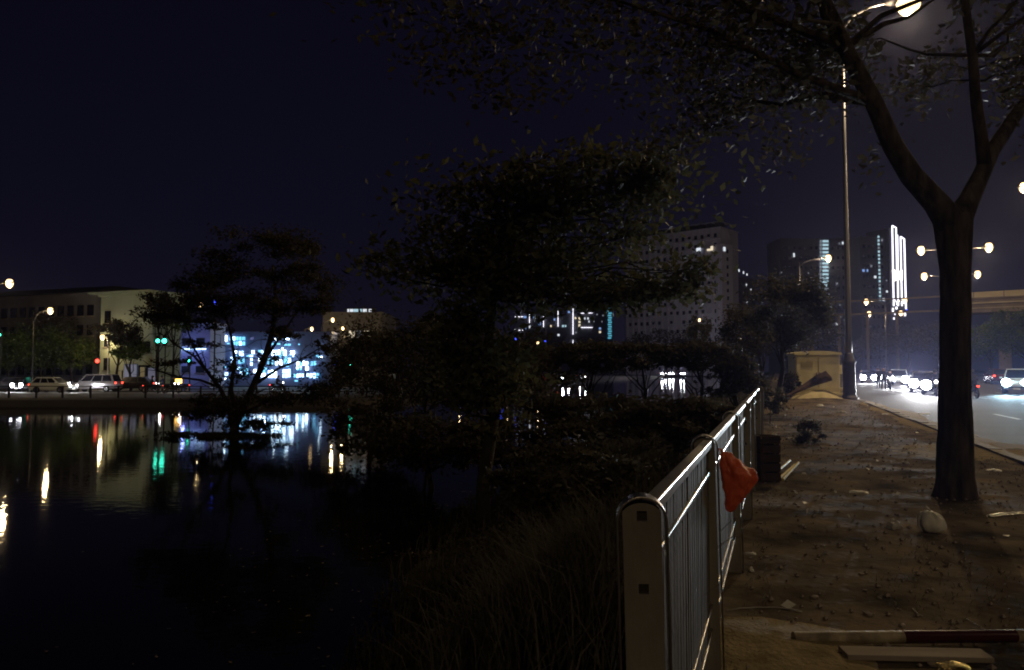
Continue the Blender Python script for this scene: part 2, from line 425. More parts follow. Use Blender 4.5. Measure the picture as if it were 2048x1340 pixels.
# ---------------------------------------------------------------- fence
def arch(wd, top, z0, n=10):
    """outline (x, z) of a round topped post"""
    r = wd / 2; pts = [(-r, z0)]
    for k in range(n + 1):
        q = math.pi - math.pi * k / n
        pts.append((r * math.cos(q), top - r + r * math.sin(q)))
    pts.append((r, z0)); return pts
PW, PH, PD = 0.134, 1.265, 0.07
def make_post():
    o = empty('post')
    # bent outer strip
    A = arch(PW, PH, -0.1, 16); B = arch(PW - 0.012, PH - 0.006, -0.1, 16)
    s_ = MB(); n = len(A)
    for (x, z), (x2, z2) in zip(A, B):
        s_.v += [(x, -PD / 2, z), (x, PD / 2, z), (x2, PD / 2, z2), (x2, -PD / 2, z2)]
    for i in range(n - 1):
        a = 4 * i
        for k in range(4):
            k2 = (k + 1) % 4; s_.f.append((a + k, a + k2, a + 4 + k2, a + 4 + k))
    s_.build('post_frame', M['steel'], o, smooth=False, bevel=0.0015)
    # front face plate with square bolt holes, set back 8 mm
    for side in (-1, 1):
        f = MB(); hw = (PW - 0.034) / 2; yy = side * (PD / 2 - 0.010); h = 0.013
        zs = [-0.1]; holes = [0.42, 0.80, 1.03, 1.215] if False else [0.34, 0.80, 1.03, 1.195][:4]
        holes = [0.56, 0.79, 1.02 - 0.0, 1.205]
        holes = [0.80, 1.02, 1.205]
        holes = [0.815, 1.02, 1.215] if side else []
        hz = [0.80, 1.025, 1.213]
        prev = -0.1
        for zc in hz:
            zt = PH - hw * 0.2 if False else zc
            f.add([(-hw, yy, prev), (hw, yy, prev), (hw, yy, zc - h), (-hw, yy, zc - h)], [(0, 1, 2, 3)])
            f.add([(-hw, yy, zc - h), (-h, yy, zc - h), (-h, yy, zc + h), (-hw, yy, zc + h)], [(0, 1, 2, 3)])
            f.add([(h, yy, zc - h), (hw, yy, zc - h), (hw, yy, zc + h), (h, yy, zc + h)], [(0, 1, 2, 3)])
            d = -side * 0.03
            f.add([(-h, yy, zc - h), (h, yy, zc - h), (h, yy + d, zc - h), (-h, yy + d, zc - h)], [(0, 1, 2, 3)])
            f.add([(-h, yy, zc + h), (h, yy, zc + h), (h, yy + d, zc + h), (-h, yy + d, zc + h)], [(0, 1, 2, 3)])
            f.add([(-h, yy, zc - h), (-h, yy, zc + h), (-h, yy + d, zc + h), (-h, yy + d, zc - h)], [(0, 1, 2, 3)])
            f.add([(h, yy, zc - h), (h, yy, zc + h), (h, yy + d, zc + h), (h, yy + d, zc - h)], [(0, 1, 2, 3)])
            prev = zc + h
        # rounded cap of the plate
        zc = prev; cap = [(-hw, yy, zc), (hw, yy, zc)]
        r = hw; zz = PH - 0.018 - r * 0.62
        for k in range(11):
            q = math.pi * k / 10; cap.append((r * math.cos(q), yy, max(zc + .001, zz + r * 0.62 * math.sin(q))))
        f.add(cap, [tuple(range(len(cap)))])
        f.build('face_plate', M['steel_dull'], o)
    hb = MB().box((0, 0, 0), (0.024, 0.02, 0.024)).mesh('bolt'); hb.materials.append(M['steel_dark'])
    for zc in (0.80, 1.025, 1.213): link('bolt', hb, o, loc=(0, 0, zc))
    return o
PY = [2.0, 3.85, 6.0, 8.1, 10.1, 12.2, 14.3]
fence = empty('railing_fence', T(0, 2.0)); fence.rotation_euler = (0, 0, 0)
tag(fence, 'stainless steel railing with round topped posts along the dirt verge', 'fence')
post0 = make_post()
for i, Y in enumerate(PY):
    p = post0 if i == 0 else copy_tree(post0)
    p.parent = fence
    q = T(.013 if i == 0 else 0, Y) - Vector(fence.location)
    p.location = (q.x, q.y, gz(0, Y) * 0.3); p.rotation_euler = (0, math.radians([-1.1, -1.0, -.6, .5, -.4, 1.2, 2.0][i]), ALONG * (0.35 if i == 0 else 0.6))
dirv = Vector((K, 1, 0)).normalized()
lenb = {}
for i in range(len(PY) - 1):
    a, b2 = T(0, PY[i]), T(0, PY[i + 1]); L = (b2 - a).length - 0.10
    mid = (a + b2) / 2 - Vector(fence.location)
    for (z, hh, dd, nm) in ((1.225, 0.035, 0.045, 'top_rail'), (1.085, 0.022, 0.035, 'middle_rail'), (0.42, 0.022, 0.035, 'lower_rail'), (0.30, 0.022, 0.035, 'bottom_rail')):
        o = MB().box((0, 0, 0), (dd, L, hh)).build(nm, M['steel'], fence, bevel=0.004)
        o.location = (mid.x, mid.y, z); o.rotation_euler = (0, 0, ALONG)
    bar = MB().box((0, 0, 0), (0.010, 0.060, 1.2 - 0.31)).mesh('bar'); bar.materials.append(M['steel_bar'])
    nb = int(L / 0.078)
    for k in range(nb):
        s = -L / 2 + (k + 0.5) * L / nb
        o = link('bar', bar, fence)
        pos = mid + dirv * s
        o.location = (pos.x, pos.y, (1.2 + 0.31) / 2 + 0.005); o.rotation_euler = (0, R.uniform(-.004, .004), ALONG + R.uniform(-.05, .05))

# orange bag hanging on the fence
def blob(prof, n, seed, amp=0.15, flat=0.6):
    r_ = random.Random(seed); s_ = MB(); base = 0; rows = len(prof)
    for i, (r, z, ox) in enumerate(prof):
        for k in range(n):
            q = 2 * math.pi * k / n
            rr = r * (1 + amp * noise.noise(Vector((math.cos(q) * 1.7 + seed, math.sin(q) * 1.7, z * 9))) * 2)
            s_.v.append((ox + rr * math.cos(q), rr * math.sin(q) * flat, z))
    for i in range(rows - 1):
        for k in range(n):
            k2 = (k + 1) % n; s_.f.append((i * n + k, i * n + k2, (i + 1) * n + k2, (i + 1) * n + k))
    s_.f.append(tuple(range(n))[::-1]); s_.f.append(tuple((rows - 1) * n + k for k in range(n)))
    return s_
bag = empty('plastic_bag', at(1443, 905, 4.15)); tag(bag, 'orange red plastic bag hanging on the steel railing', 'bag')
pr = [(0.012, -0.325, .04), (0.03, -0.305, .05), (0.05, -0.26, .06), (0.075, -0.20, .08), (0.098, -0.15, .085), (0.098, -0.11, .085), (0.078, -0.075, .06), (0.05, -0.04, .04), (0.035, -0.015, .03), (0.02, 0.01, .015)]
bg_ = blob(pr, 40, 3, 0.16, 0.75).build('bag_body', M['orange'], bag, smooth=True)
sd = bg_.modifiers.new('sub', 'SUBSURF'); sd.levels = 1; sd.render_levels = 2
tx = bpy.data.textures.new('crumple', 'CLOUDS'); tx.noise_scale = 0.04
dm = bg_.modifiers.new('disp', 'DISPLACE'); dm.texture = tx; dm.strength = 0.024; dm.mid_level = 0.5
MB().tube([(0.012, 0, -0.01), (0.0, .01, .015), (-0.012, .01, .02), (-0.02, .01, 0.0)], 0.006, 6).build('bag_handle', M['orange'], bag)

# ---------------------------------------------------------------- street lamps
def street_lamp(loc, height, arms, label, group=None, power=5000, light=True, scale=1.0, along=ALONG, pole_r=0.17, pedestal=True, arm=3.3, head_s=1.0, mat_pole=None, col=WARM, pole_rz=0.0):
    root = empty('street_lamp', loc, along); tag(root, label, 'street lamp', group)
    mp_ = mat_pole or M['polepaint']
    z0 = 2.3 * scale if pedestal else 0
    MB().lathe([(pole_r, z0), (pole_r * .95, z0 + 1), (pole_r * .62, height * .6), (pole_r * .42, height)], n=12).build('pole', mp_, root, smooth=True)
    if pedestal:
        MB().lathe([(.42, -.25), (.42, .12), (.36, .16), (.30, .3), (.33, .42), (.30, .55), (.29, 1.75), (.33, 1.85), (.30, 1.98), (.24, 2.1), (.2, 2.3), (.17, 2.36)], n=16).build('pedestal', M['pedestal'], root, smooth=True)
    for sx in arms:
        ex = sx * arm
        a = [(0, 0, height - .6), (ex * .25, 0, height + .05), (ex * .6, 0, height + .35), (ex, 0, height + .45)]
        MB().tube(a, [.07, .06, .05, .045], 8).build('arm', mp_, root, smooth=True)
        hd = MB(); h_ = head_s
        xs = [(ex - sx * .15 * h_, .10), (ex + sx * .1 * h_, .2), (ex + sx * .5 * h_, .24), (ex + sx * .9 * h_, .17), (ex + sx * 1.05 * h_, .05)]
        for (x, r) in xs:
            for k in range(8):
                q = 2 * math.pi * k / 8
                hd.v.append((x, r * h_ * math.cos(q), height + .50 + .5 * r * h_ * math.sin(q)))
        for i in range(4):
            for k in range(8):
                k2 = (k + 1) % 8; hd.f.append((i * 8 + k, i * 8 + k2, i * 8 + 8 + k2, i * 8 + 8 + k))
        hd.f += [tuple(range(8)), tuple(range(32, 40))]
        lh = hd.build('lamp_head', mp_, root, smooth=True)
        bc = ex + sx * .55 * h_
        bulb = MB(); prof = []
        for k in range(10):
            q = math.pi * .82 * k / 9
            prof.append((max(.01, .34 * h_ * math.sin(q)), -.46 * h_ * math.cos(q)))
        bulb.lathe(prof, (bc, 0, height + .42), 14)
        bulb.build('lamp_lens', E['lamp'] if light else E['lamp_small'], lh, smooth=True)
        if light:
            point('lamp_light', (bc, 0, height + .42 - .46 * h_ - .16), power, col, .14, root)
    return root

G_V = 'street lamps along the road verge'
G_M = 'twin arm street lamps on the road median'
LP = T(4.03, 38)
lp = at(1815, 14, 37.1)
street_lamp((LP.x, LP.y, 0.05), lp.z - .2, (1,), 'tall street lamp with dark pedestal beside the yellow cabinet', G_V, power=6800, arm=(lp.x - LP.x) / math.cos(ALONG) - .95, head_s=1.7)
q = T(4.0, 110); street_lamp((q.x, q.y, 0), 17.3, (1,), 'verge street lamp glowing through the far tree tops beside a lit tower', G_V, power=3500, head_s=1.2)
q = T(4.0, -34); street_lamp((q.x, q.y, 0), 17.5, (1,), 'verge street lamp on the road side behind the viewpoint', G_V, power=4200)
lam = [(-6, 26, 'twin arm median lamp behind the viewpoint', 700), (30, 26, 'twin arm median lamp to the right outside the trunk', 3200), (66, 27.2, 'twin arm median lamp nearest to the right edge of the view', 1900),
       (102, 25.0, 'twin arm lamp whose two lights flank the tree trunk', 2600), (131, 31.2, 'twin arm lamp lower left of the trunk, below the bright pair', 1800),
       (181, 27, 'small twin arm lamp left of the light strip tower base', 1500), (221, 32.7, 'smallest twin arm lamp above the dark median trees', 1300)]
for (Y, t, lb, pw) in lam:
    q = T(t, Y); street_lamp((q.x, q.y, 0), 17.6, (-1, 1), lb, G_M, power=pw, head_s=1.1 if Y < 90 else 1.15 + Y / 400)
# lamps on the far bank
G_F = 'street lamps on the far bank'
def far_lamp(px, py, D, label, power=900, s=1.0, arms=(1,), arm=1.2, mp_=None, col=WARM):
    p = at(px, py, D); h = p.z - FZ - .4
    street_lamp((p.x - arms[0] * (arm + .55 * s), p.y, FZ), h, arms, label, G_F, power=power * .32, pedestal=False, arm=arm, head_s=s * .78, along=0, pole_r=.09, mat_pole=mp_ or M['steel_dark'], col=col)
far_lamp(22, 567, 64, 'tall orange glowing lamp nearest the left edge above the long grey building', 1500, 1.1)
far_lamp(103, 622, 74, 'glowing lamp in front of the middle of the long grey building', 1200, 1.0)
far_lamp(203, 675, 84, 'low lamp on a pale visible pole above the red signal', 1000, .9, (-1,), .3, M['white_plastic'])
far_lamp(403, 610, 115, 'far lamp high in the tree over the blue lit wall', 900, 1.3)
far_lamp(625, 658, 101, 'small lamp right of the big riverside tree', 700, .8)
far_lamp(667, 640, 105, 'small lamp left of the rooftop sign', 700, .9)
far_lamp(687, 657, 98, 'lower small lamp beneath the rooftop sign', 400, .7)
far_lamp(1015, 679, 170, 'pale far lamp left of the lit high rises', 300, 1.2)
far_lamp(920, 682, 150, 'tiny pale far lamp under the orange light', 200, .7)
far_lamp(1077, 686, 190, 'far warm lamp below the lit high rises', 300, 1.2)
far_lamp(1400, 640, 150, 'far lamp lighting yellow green leaves before the apartment block', 1500, .9)

far_lamp(1296, 697, 225, 'added lamp low behind the bushes lighting the apartment block left side', 9500, 1.2, col=(.85, .82, 1))  # extra lamp put in to brighten the apartment block wall
far_lamp(1444, 697, 222, 'added lamp low behind the bushes lighting the apartment block right side', 8500, 1.2, col=(.85, .82, 1))  # second added lamp, for the right half of that wall
# ---------------------------------------------------------------- foliage
def leaf_mesh(name, pts, size, m, aspect=0.45, droop=0.25, seed=0, szvar=0.4):
    rs = np.random.RandomState(seed + 5); n = len(pts); pts = np.asarray(pts, dtype=np.float64)
    d = rs.normal(size=(n, 3)); d[:, 2] = d[:, 2] * 0.6 - droop; d /= np.linalg.norm(d, axis=1)[:, None]
    u = rs.normal(size=(n, 3)); wv = np.cross(d, u); wv /= np.linalg.norm(wv, axis=1)[:, None] + 1e-9
    nn = np.cross(d, wv)
    s = size * (1 + szvar * rs.uniform(-1, 1, n))[:, None]
    v = np.empty((n, 4, 3))
    v[:, 0] = pts - d * s * .5
    v[:, 1] = pts + wv * s * aspect * .5 + nn * s * .08
    v[:, 2] = pts + d * s * .5
    v[:, 3] = pts - wv * s * aspect * .5 + nn * s * .08
    me = bpy.data.meshes.new(name)
    me.vertices.add(n * 4); me.vertices.foreach_set('co', v.reshape(-1))
    me.loops.add(n * 4); me.loops.foreach_set('vertex_index', np.arange(n * 4, dtype=np.int32))
    me.polygons.add(n); me.polygons.foreach_set('loop_start', np.arange(0, n * 4, 4, dtype=np.int32))
    me.polygons.foreach_set('loop_total', np.full(n, 4, dtype=np.int32))
    me.update(calc_edges=True); me.materials.append(m)
    return me
def clumps(c, r, n, k, seed, spread=0.28, shell=0.55):
    """n leaf centres gathered into k clumps in an ellipsoid"""
    rs = np.random.RandomState(seed)
    cc = rs.normal(size=(k, 3)); cc /= np.linalg.norm(cc, axis=1)[:, None]; cc *= (shell + (1 - shell) * rs.uniform(0, 1, (k, 1)))
    cs = rs.uniform(.5, 1.25, (k, 1)) * spread
    idx = rs.randint(0, k, n); off = rs.normal(size=(n, 3)) * .6
    p = cc[idx] + off * cs[idx]
    return p * np.array(r) + np.array(c)
LAMPS_CLEAR = []
def clear(pts, keep):
    out = pts
    o = np.array([0, 0, CAMZ])
    for (px, py, rpx) in keep:
        d = np.array(at(px, py, 10)) - o; d /= np.linalg.norm(d)
        v = out - o; t = v @ d; dist = np.linalg.norm(v - t[:, None] * d, axis=1)
        out = out[~((t > 0) & (dist < rpx / F * t))]
    return out
def wander(a, b, n=5, amp=.08, seed=0):
    r_ = random.Random(seed); a = Vector(a); b = Vector(b); L = (b - a).length
    return [a] + [a.lerp(b, i / n) + Vector((r_.uniform(-1, 1), r_.uniform(-1, 1), r_.uniform(-1, 1))) * amp * L for i in range(1, n)] + [b]

def simple_tree(name, base, h, crown_c, crown_r, n, size, m, label, cat='tree', group=None, seed=1, k=26, trunk_r=.15, bark=None, spread=.28, nbr=9, keep=None):
    base = Vector(base); root = empty(name, base); tag(root, label, cat, group)
    cc = Vector(crown_c) - base; rs = random.Random(seed)
    s_ = MB(); top = cc + Vector((0, 0, crown_r[2] * .3))
    tp = wander((0, 0, -.3), top, 5, .03, seed)
    s_.tube(tp, [trunk_r * (1.25 - .2 * i) for i in range(len(tp))], 8)
    for i in range(nbr):
        a = rs.uniform(0, 2 * math.pi); st_ = tp[rs.choice([2, 3, 4])]
        e_ = cc + Vector((math.cos(a) * crown_r[0] * .75, math.sin(a) * crown_r[1] * .75, rs.uniform(-.5, .6) * crown_r[2]))
        s_.tube(wander(st_, e_, 4, .06, seed + i), [trunk_r * .4, trunk_r * .32, trunk_r * .22, trunk_r * .14, trunk_r * .06], 5)
    s_.build('trunk', bark or M['bark_dark'], root, smooth=True)
    p = clumps(cc, crown_r, n, k, seed, spread)
    if keep: p = clear(p + np.array(base), keep) - np.array(base)
    link('crown', leaf_mesh('crown', p, size, m, seed=seed), root)
    return root

# big near tree on the verge
tb = at(1912, 1000, 9.4); tb.z = gz(tb.x - K * (tb.y - 1), tb.y) - .05
root = empty('verge_tree', tb); tag(root, 'big tree with forked trunk growing from the dirt verge', 'tree')
def rel(px, py, D): return at(px, py, D) - Vector(tb)
trunk_pts = [Vector((0, 0, -.15)), Vector((0, 0, .05)), rel(1911, 950, 9.4), rel(1911, 860, 9.4), rel(1912, 760, 9.4), rel(1912, 640, 9.4), rel(1911, 540, 9.4), rel(1908, 470, 9.4), rel(1905, 430, 9.4)]
s_ = MB(); tr0 = [.28, .235, .205, .192, .180, .174, .176, .190, .21]; NS = 36; NRG = 90
for j in range(NRG + 1):
    f = j / NRG * (len(trunk_pts) - 1); i = min(int(f), len(trunk_pts) - 2); k = f - i
    c_ = trunk_pts[i].lerp(trunk_pts[i + 1], k); r0_ = tr0[i] + (tr0[i + 1] - tr0[i]) * k
    for a_ in range(NS):
        q = 2 * math.pi * a_ / NS; co, si = math.cos(q), math.sin(q)
        ri = .022 * noise.noise(Vector((co * 5, si * 5, c_.z * 1.3))) + .035 * noise.noise(Vector((co * 1.6, si * 1.6, c_.z * .9 + 4))) + .009 * noise.noise(Vector((co * 14, si * 14, c_.z * 5)))
        fl = max(0, 1 - c_.z / .35); ri += .06 * fl * fl * max(0, math.sin(q * 5 + 1)) ** 2
        rr_1 = r0_ + ri
        s_.v.append((c_.x + co * rr_1, c_.y + si * rr_1, c_.z))
for j in range(NRG):
    for a_ in range(NS):
        a2 = (a_ + 1) % NS; s_.f.append((j * NS + a_, j * NS + a2, (j + 1) * NS + a2, (j + 1) * NS + a_))
L1 = [rel(1908, 455, 9.4), rel(1872, 405, 9.35), rel(1822, 350, 9.3), rel(1785, 290, 9.2), rel(1748, 205, 9.0), rel(1690, 95, 8.7), rel(1620, -60, 8.3), rel(1500, -260, 7.8)]
s_.tube(L1, [.19, .15, .135, .12, .105, .09, .07, .04], 12)
L2 = [rel(1908, 455, 9.4), rel(1938, 400, 9.5), rel(1962, 350, 9.6), rel(1985, 300, 9.7), rel(2035, 225, 9.9), rel(2110, 130, 10.2), rel(2200, -50, 10.6)]
s_.tube(L2, [.18, .125, .105, .095, .085, .07, .05], 12)
L3 = [rel(1970, 335, 9.62), rel(1962, 270, 9.55), rel(1952, 200, 9.4), rel(1945, 110, 9.2), rel(1925, -30, 9.0), rel(1900, -250, 8.6)]
s_.tube(L3, [.09, .075, .065, .055, .045, .03], 10)
rr = random.Random(5); tips = []
for li, (limb, r0) in enumerate(((L1, .05), (L2, .045), (L3, .035))):
    for i in range((5, 5, 3)[li], len(limb)):
        for k in range(5):
            a = rr.uniform(0, 2 * math.pi); Lb = rr.uniform(.9, 2.4)
            e_ = limb[i] + Vector((math.cos(a) * Lb, math.sin(a) * Lb, rr.uniform(-.2, 1.0)))
            s_.tube(wander(limb[i], e_, 4, .07, li * 50 + i * 7 + k), [r0 * .8, r0 * .6, r0 * .45, r0 * .3, .006], 5); tips.append(e_)
# long boughs reaching left over the view
for j, (a, pts) in enumerate(((4, [(1600, 150, 8.6), (1420, 60, 8.3), (1200, -10, 8)]), (5, [(1500, 20, 8.3), (1300, -120, 8), (1000, -160, 7.6)]), (4, [(1640, 190, 9.3), (1560, 210, 9.8), (1440, 190, 10.4)]),
                              (6, [(1300, -200, 7.6), (900, -160, 7.2), (700, -80, 7)]))):
    pl = [L1[a]] + [rel(*p) for p in pts]
    s_.tube(pl, [.06, .045, .03, .012], 6)
    tips += pl[1:] + [(pl[i] + pl[i + 1]) / 2 for i in range(1, len(pl) - 1)]
s_.build('trunk', M['bark'], root, smooth=True)
pts = []
for i, tp in enumerate(tips):
    pts.append(clumps(tp, (.95, .95, .6), 150, 9, 100 + i, .45, .2))
for i, (px, py, D, rx, rz_, nl) in enumerate(((1700, 60, 9, .9, .5, 1500), (1350, 120, 9.5, 1.2, .5, 1700), (1150, 60, 9, 1.2, .5, 1600), (900, 60, 9, 1.2, .5, 1500), (1000, 180, 10, 1.0, .35, 700),
                                              (1420, 230, 10, .7, .4, 900), (1600, 130, 9, .8, .45, 1200), (1330, 300, 10.5, .5, .3, 450), (1560, 300, 10, .35, .3, 250), (1820, 180, 9.5, .35, .3, 300), (2030, 170, 9.8, .4, .8, 900), (1750, 330, 9.3, .2, .3, 120))):
    pts.append(clumps(rel(px, py, D), (rx, rx, rz_), int(nl * .36), 16, 300 + i, .6, .2))
p = np.concatenate(pts); p = clear(p + np.array(tb), [(1815, 12, 62), (1818, 60, 40)]) - np.array(tb)
link('crown', leaf_mesh('crown', p, .12, M['leaf_near'], seed=9), root)

# tiered tree rising from the river bank
bx = at(968, 700, 14); bz = gz(bx.x - K * 13, 14) - .1
root = empty('tiered_tree', (bx.x, 14, bz)); tag(root, 'broad leaved tree with layered boughs over the river bank', 'tree')
o0 = Vector(root.location)
s_ = MB(); ttop = at(1010, 330, 14.3) - o0
tr = wander((0, 0, -.3), ttop, 6, .02, 3); s_.tube(tr, [.15, .13, .115, .1, .08, .06, .03], 10)
pts = []
tiers = [((1080, 395, 14), 2.4, 1.6, .42, 6800), ((1290, 365, 13.5), .55, .6, .32, 1700), ((1050, 530, 14.3), 2.1, 1.6, .42, 5600), ((1290, 585, 14), .75, .8, .22, 1300), ((880, 540, 14), 1.5, 1.4, .30, 1900), ((1050, 590, 14), 1.3, 1.2, .22, 1500),
         ((1385, 550, 13.5), .45, .6, .28, 700), ((1220, 590, 13.6), .7, .8, .20, 900), ((1010, 470, 14), 1.5, 1.2, .25, 900), ((1250, 470, 14), .7, .8, .22, 380), ((760, 520, 14), .6, .6, .2, 280), ((930, 640, 13.6), .7, .8, .35, 1200), ((975, 715, 13.4), .7, .8, .4, 1300), ((900, 700, 13.8), .8, .8, .45, 1400), ((965, 770, 13.6), 1.0, .8, .5, 1600), ((850, 470, 14), .6, .6, .3, 300),  ((1120, 450, 14), 2.0, 1.2, .3, 900), ((1200, 320, 14), 1.6, 1.0, .2, 900)]
for i, (c_, rx, ry, rz_, nl) in enumerate(tiers):
    cc = at(*c_) - o0
    pts.append(clumps(cc, (rx, ry, rz_ * 1.5), int(nl * .42), 30, 500 + i, .62, .0))
    zs = [v for v in tr if v.z < cc.z + .2] or [tr[1]]
    for k in range(6):
        a = k * 1.05 + i; e_ = cc + Vector((math.cos(a) * rx * .8, math.sin(a) * ry * .8, rr.uniform(-.1, .2)))
        s_.tube(wander(zs[-1], e_, 5, .09, i * 9 + k), [.035, .03, .022, .016, .01, .004], 5)
s_.build('trunk', M['bark_dark'], root, smooth=True)
p = np.concatenate(pts)
link('crown', leaf_mesh('crown', p, .17, M['leaf_tier'], aspect=.5, droop=.5, seed=21), root)

# tree standing in the river, silhouetted against the lit shops
bt = at(466, 872, 34); bt.z = WZ + .05
root = empty('river_tree', bt); tag(root, 'dark leaning tree with bare lower branches in front of the blue lit shops', 'tree')
def rr_(px, py, D=34): return at(px, py, D) - Vector(bt)
s_ = MB()
def limb(pts, r, n=7): s_.tube([rr_(*p) for p in pts], r, n)
limb([(466, 885), (470, 850), (488, 810), (508, 770), (528, 720), (545, 665), (552, 600), (545, 530)], [.24, .2, .17, .155, .14, .11, .09, .05], 9)
limb([(468, 860), (458, 815), (440, 775), (412, 740), (388, 712), (352, 690), (330, 670)], [.16, .11, .09, .075, .055, .04, .02])
limb([(440, 775), (400, 760), (360, 755), (315, 742), (285, 720)], [.07, .055, .045, .03, .015])
limb([(475, 840), (462, 780), (470, 720), (460, 660), (440, 600)], [.13, .1, .08, .06, .03])
limb([(508, 770), (560, 735), (600, 720), (650, 690)], [.09, .06, .045, .02])
limb([(412, 740), (385, 690), (372, 650), (350, 610)], [.05, .04, .03, .015])
limb([(528, 720), (570, 660), (610, 600)], [.08, .05, .02])
limb([(480, 830), (540, 800), (600, 790), (640, 770)], [.06, .045, .03, .015])
r3 = random.Random(31)
starts = [(388, 712), (352, 690), (360, 755), (330, 672), (440, 775), (462, 740), (470, 700), (500, 790), (528, 720), (560, 735), (600, 720), (372, 650), (412, 740), (315, 742), (540, 680), (470, 820), (430, 800)]
for (a, b_) in starts:
    for k in range(5):
        an = r3.uniform(-.3, 3.4); L = r3.uniform(25, 75)
        e_ = (a + L * math.cos(an), b_ - L * math.sin(an) * .8, 34 + r3.uniform(-1.2, 1.2))
        s_.tube(wander(rr_(a, b_), rr_(*e_), 4, .1, int(a * 3 + k)), [.028, .022, .016, .012, .006], 4)
s_.build('trunk', M['bark_dark'], root, smooth=True)
pts = []
for i, (px, py, rx, rz_, nl) in enumerate(((540, 490, 2.3, .9, 4200), (440, 540, 2.3, .9, 3800), (600, 560, 2.0, .9, 3200), (380, 600, 1.9, .8, 2600), (500, 610, 2.4, .8, 4200), (640, 610, 1.2, .5, 1400), (330, 630, 1.3, .6, 1200),
                                           (430, 650, 1.2, .35, 500), (560, 665, 1.0, .45, 800), (470, 740, .9, .7, 700), (655, 690, .6, .5, 500), (680, 740, .7, .7, 1200), (350, 725, 1.0, .25, 330), (400, 690, .9, .3, 260), (440, 800, 1.3, .35, 1000),
                                           (540, 720, .6, .4, 240), (650, 790, 1.1, .5, 1800), (500, 850, 1.6, .3, 1500), (470, 810, 1.5, .7, 1300), (560, 800, 1.5, .4, 1100), (410, 830, 1.2, .4, 900), (380, 870, 1.6, .2, 900))):
    pts.append(clumps(rr_(px, py), (rx, rx, rz_), int(nl * (1.0 if 655 < py < 780 and px < 650 else .9)), 16, 700 + i, .34, .3))
link('crown', leaf_mesh('crown', np.concatenate(pts), .16, M['leaf_bush'], seed=41), root)

# mud bar under the river tree
isl = MB(); ng = 36
for k in range(ng):
    q = 2 * math.pi * k / ng; r_ = .95 + .55 * noise.noise(Vector((math.cos(q) * 2.4, math.sin(q) * 2.4, 3)))
    isl.v.append((-12.4 + 1.5 * r_ * math.cos(q), 33.7 + .8 * r_ * math.sin(q), WZ - .1))
for k in range(ng):
    q = 2 * math.pi * k / ng; r_ = .6 + .4 * noise.noise(Vector((math.cos(q) * 2.4, math.sin(q) * 2.4, 3)))
    isl.v.append((-12.4 + 1.5 * r_ * math.cos(q), 33.7 + .8 * r_ * math.sin(q), WZ + .04))
for k in range(ng): k2 = (k + 1) % ng; isl.f.append((k, k2, ng + k2, ng + k))
isl.f.append(tuple(range(ng, 2 * ng)))
tag(isl.build('mud_bar', M['bank']), kind='structure')

def blades(name, pts, h, m, seed=0, wd=.012, lean=.35):
    rs = np.random.RandomState(seed); n = len(pts); pts = np.asarray(pts)
    a = rs.uniform(0, 2 * np.pi, n); hh = h * rs.uniform(.5, 1.2, n)
    dx, dy = np.cos(a), np.sin(a); ln = lean * rs.uniform(.3, 1.6, n) * hh
    b2 = rs.uniform(0, 2 * np.pi, n); wx, wy = np.cos(b2) * wd, np.sin(b2) * wd
    z0 = np.zeros(n)
    v = np.empty((n, 5, 3))
    v[:, 0] = pts - np.stack([wx, wy, z0], 1); v[:, 1] = pts + np.stack([wx, wy, z0], 1)
    midp = pts + np.stack([dx * ln * .35, dy * ln * .35, hh * .6], 1)
    v[:, 2] = midp + np.stack([wx, wy, z0], 1) * .8; v[:, 3] = midp - np.stack([wx, wy, z0], 1) * .8
    v[:, 4] = pts + np.stack([dx * ln, dy * ln, hh * (1 - .25 * ln / hh)], 1)
    me = bpy.data.meshes.new(name)
    fs = []; 
    vi = np.empty((n, 7), dtype=np.int32); bse = np.arange(n, dtype=np.int32)[:, None] * 5
    vi[:] = bse + np.array([0, 1, 2, 3, 3, 2, 4], dtype=np.int32)
    me.vertices.add(n * 5); me.vertices.foreach_set('co', v.reshape(-1))
    me.loops.add(n * 7); me.loops.foreach_set('vertex_index', vi.reshape(-1))
    ls = (np.arange(n)[:, None] * 7 + np.array([0, 4])).reshape(-1).astype(np.int32)
    lt = np.tile(np.array([4, 3], dtype=np.int32), n)
    me.polygons.add(2 * n); me.polygons.foreach_set('loop_start', ls); me.polygons.foreach_set('loop_total', lt)
    me.update(calc_edges=True); me.materials.append(m); return me

pp = []
for i in range(2600):
    a = NR.uniform(0, 2 * math.pi); r_ = math.sqrt(NR.uniform(0, 1)) * (1 + .25 * math.sin(a * 3 + 1))
    pp.append((-12.4 + 1.8 * r_ * math.cos(a), 33.6 + 1.0 * r_ * math.sin(a), WZ - .02))
o = link('marsh_grass', blades('marsh_grass', pp, .22, M['leaf_bush'], 95, .014, .6)); tag(o, 'dark marsh grass growing round the river tree foot', 'marsh grass', kind='stuff')
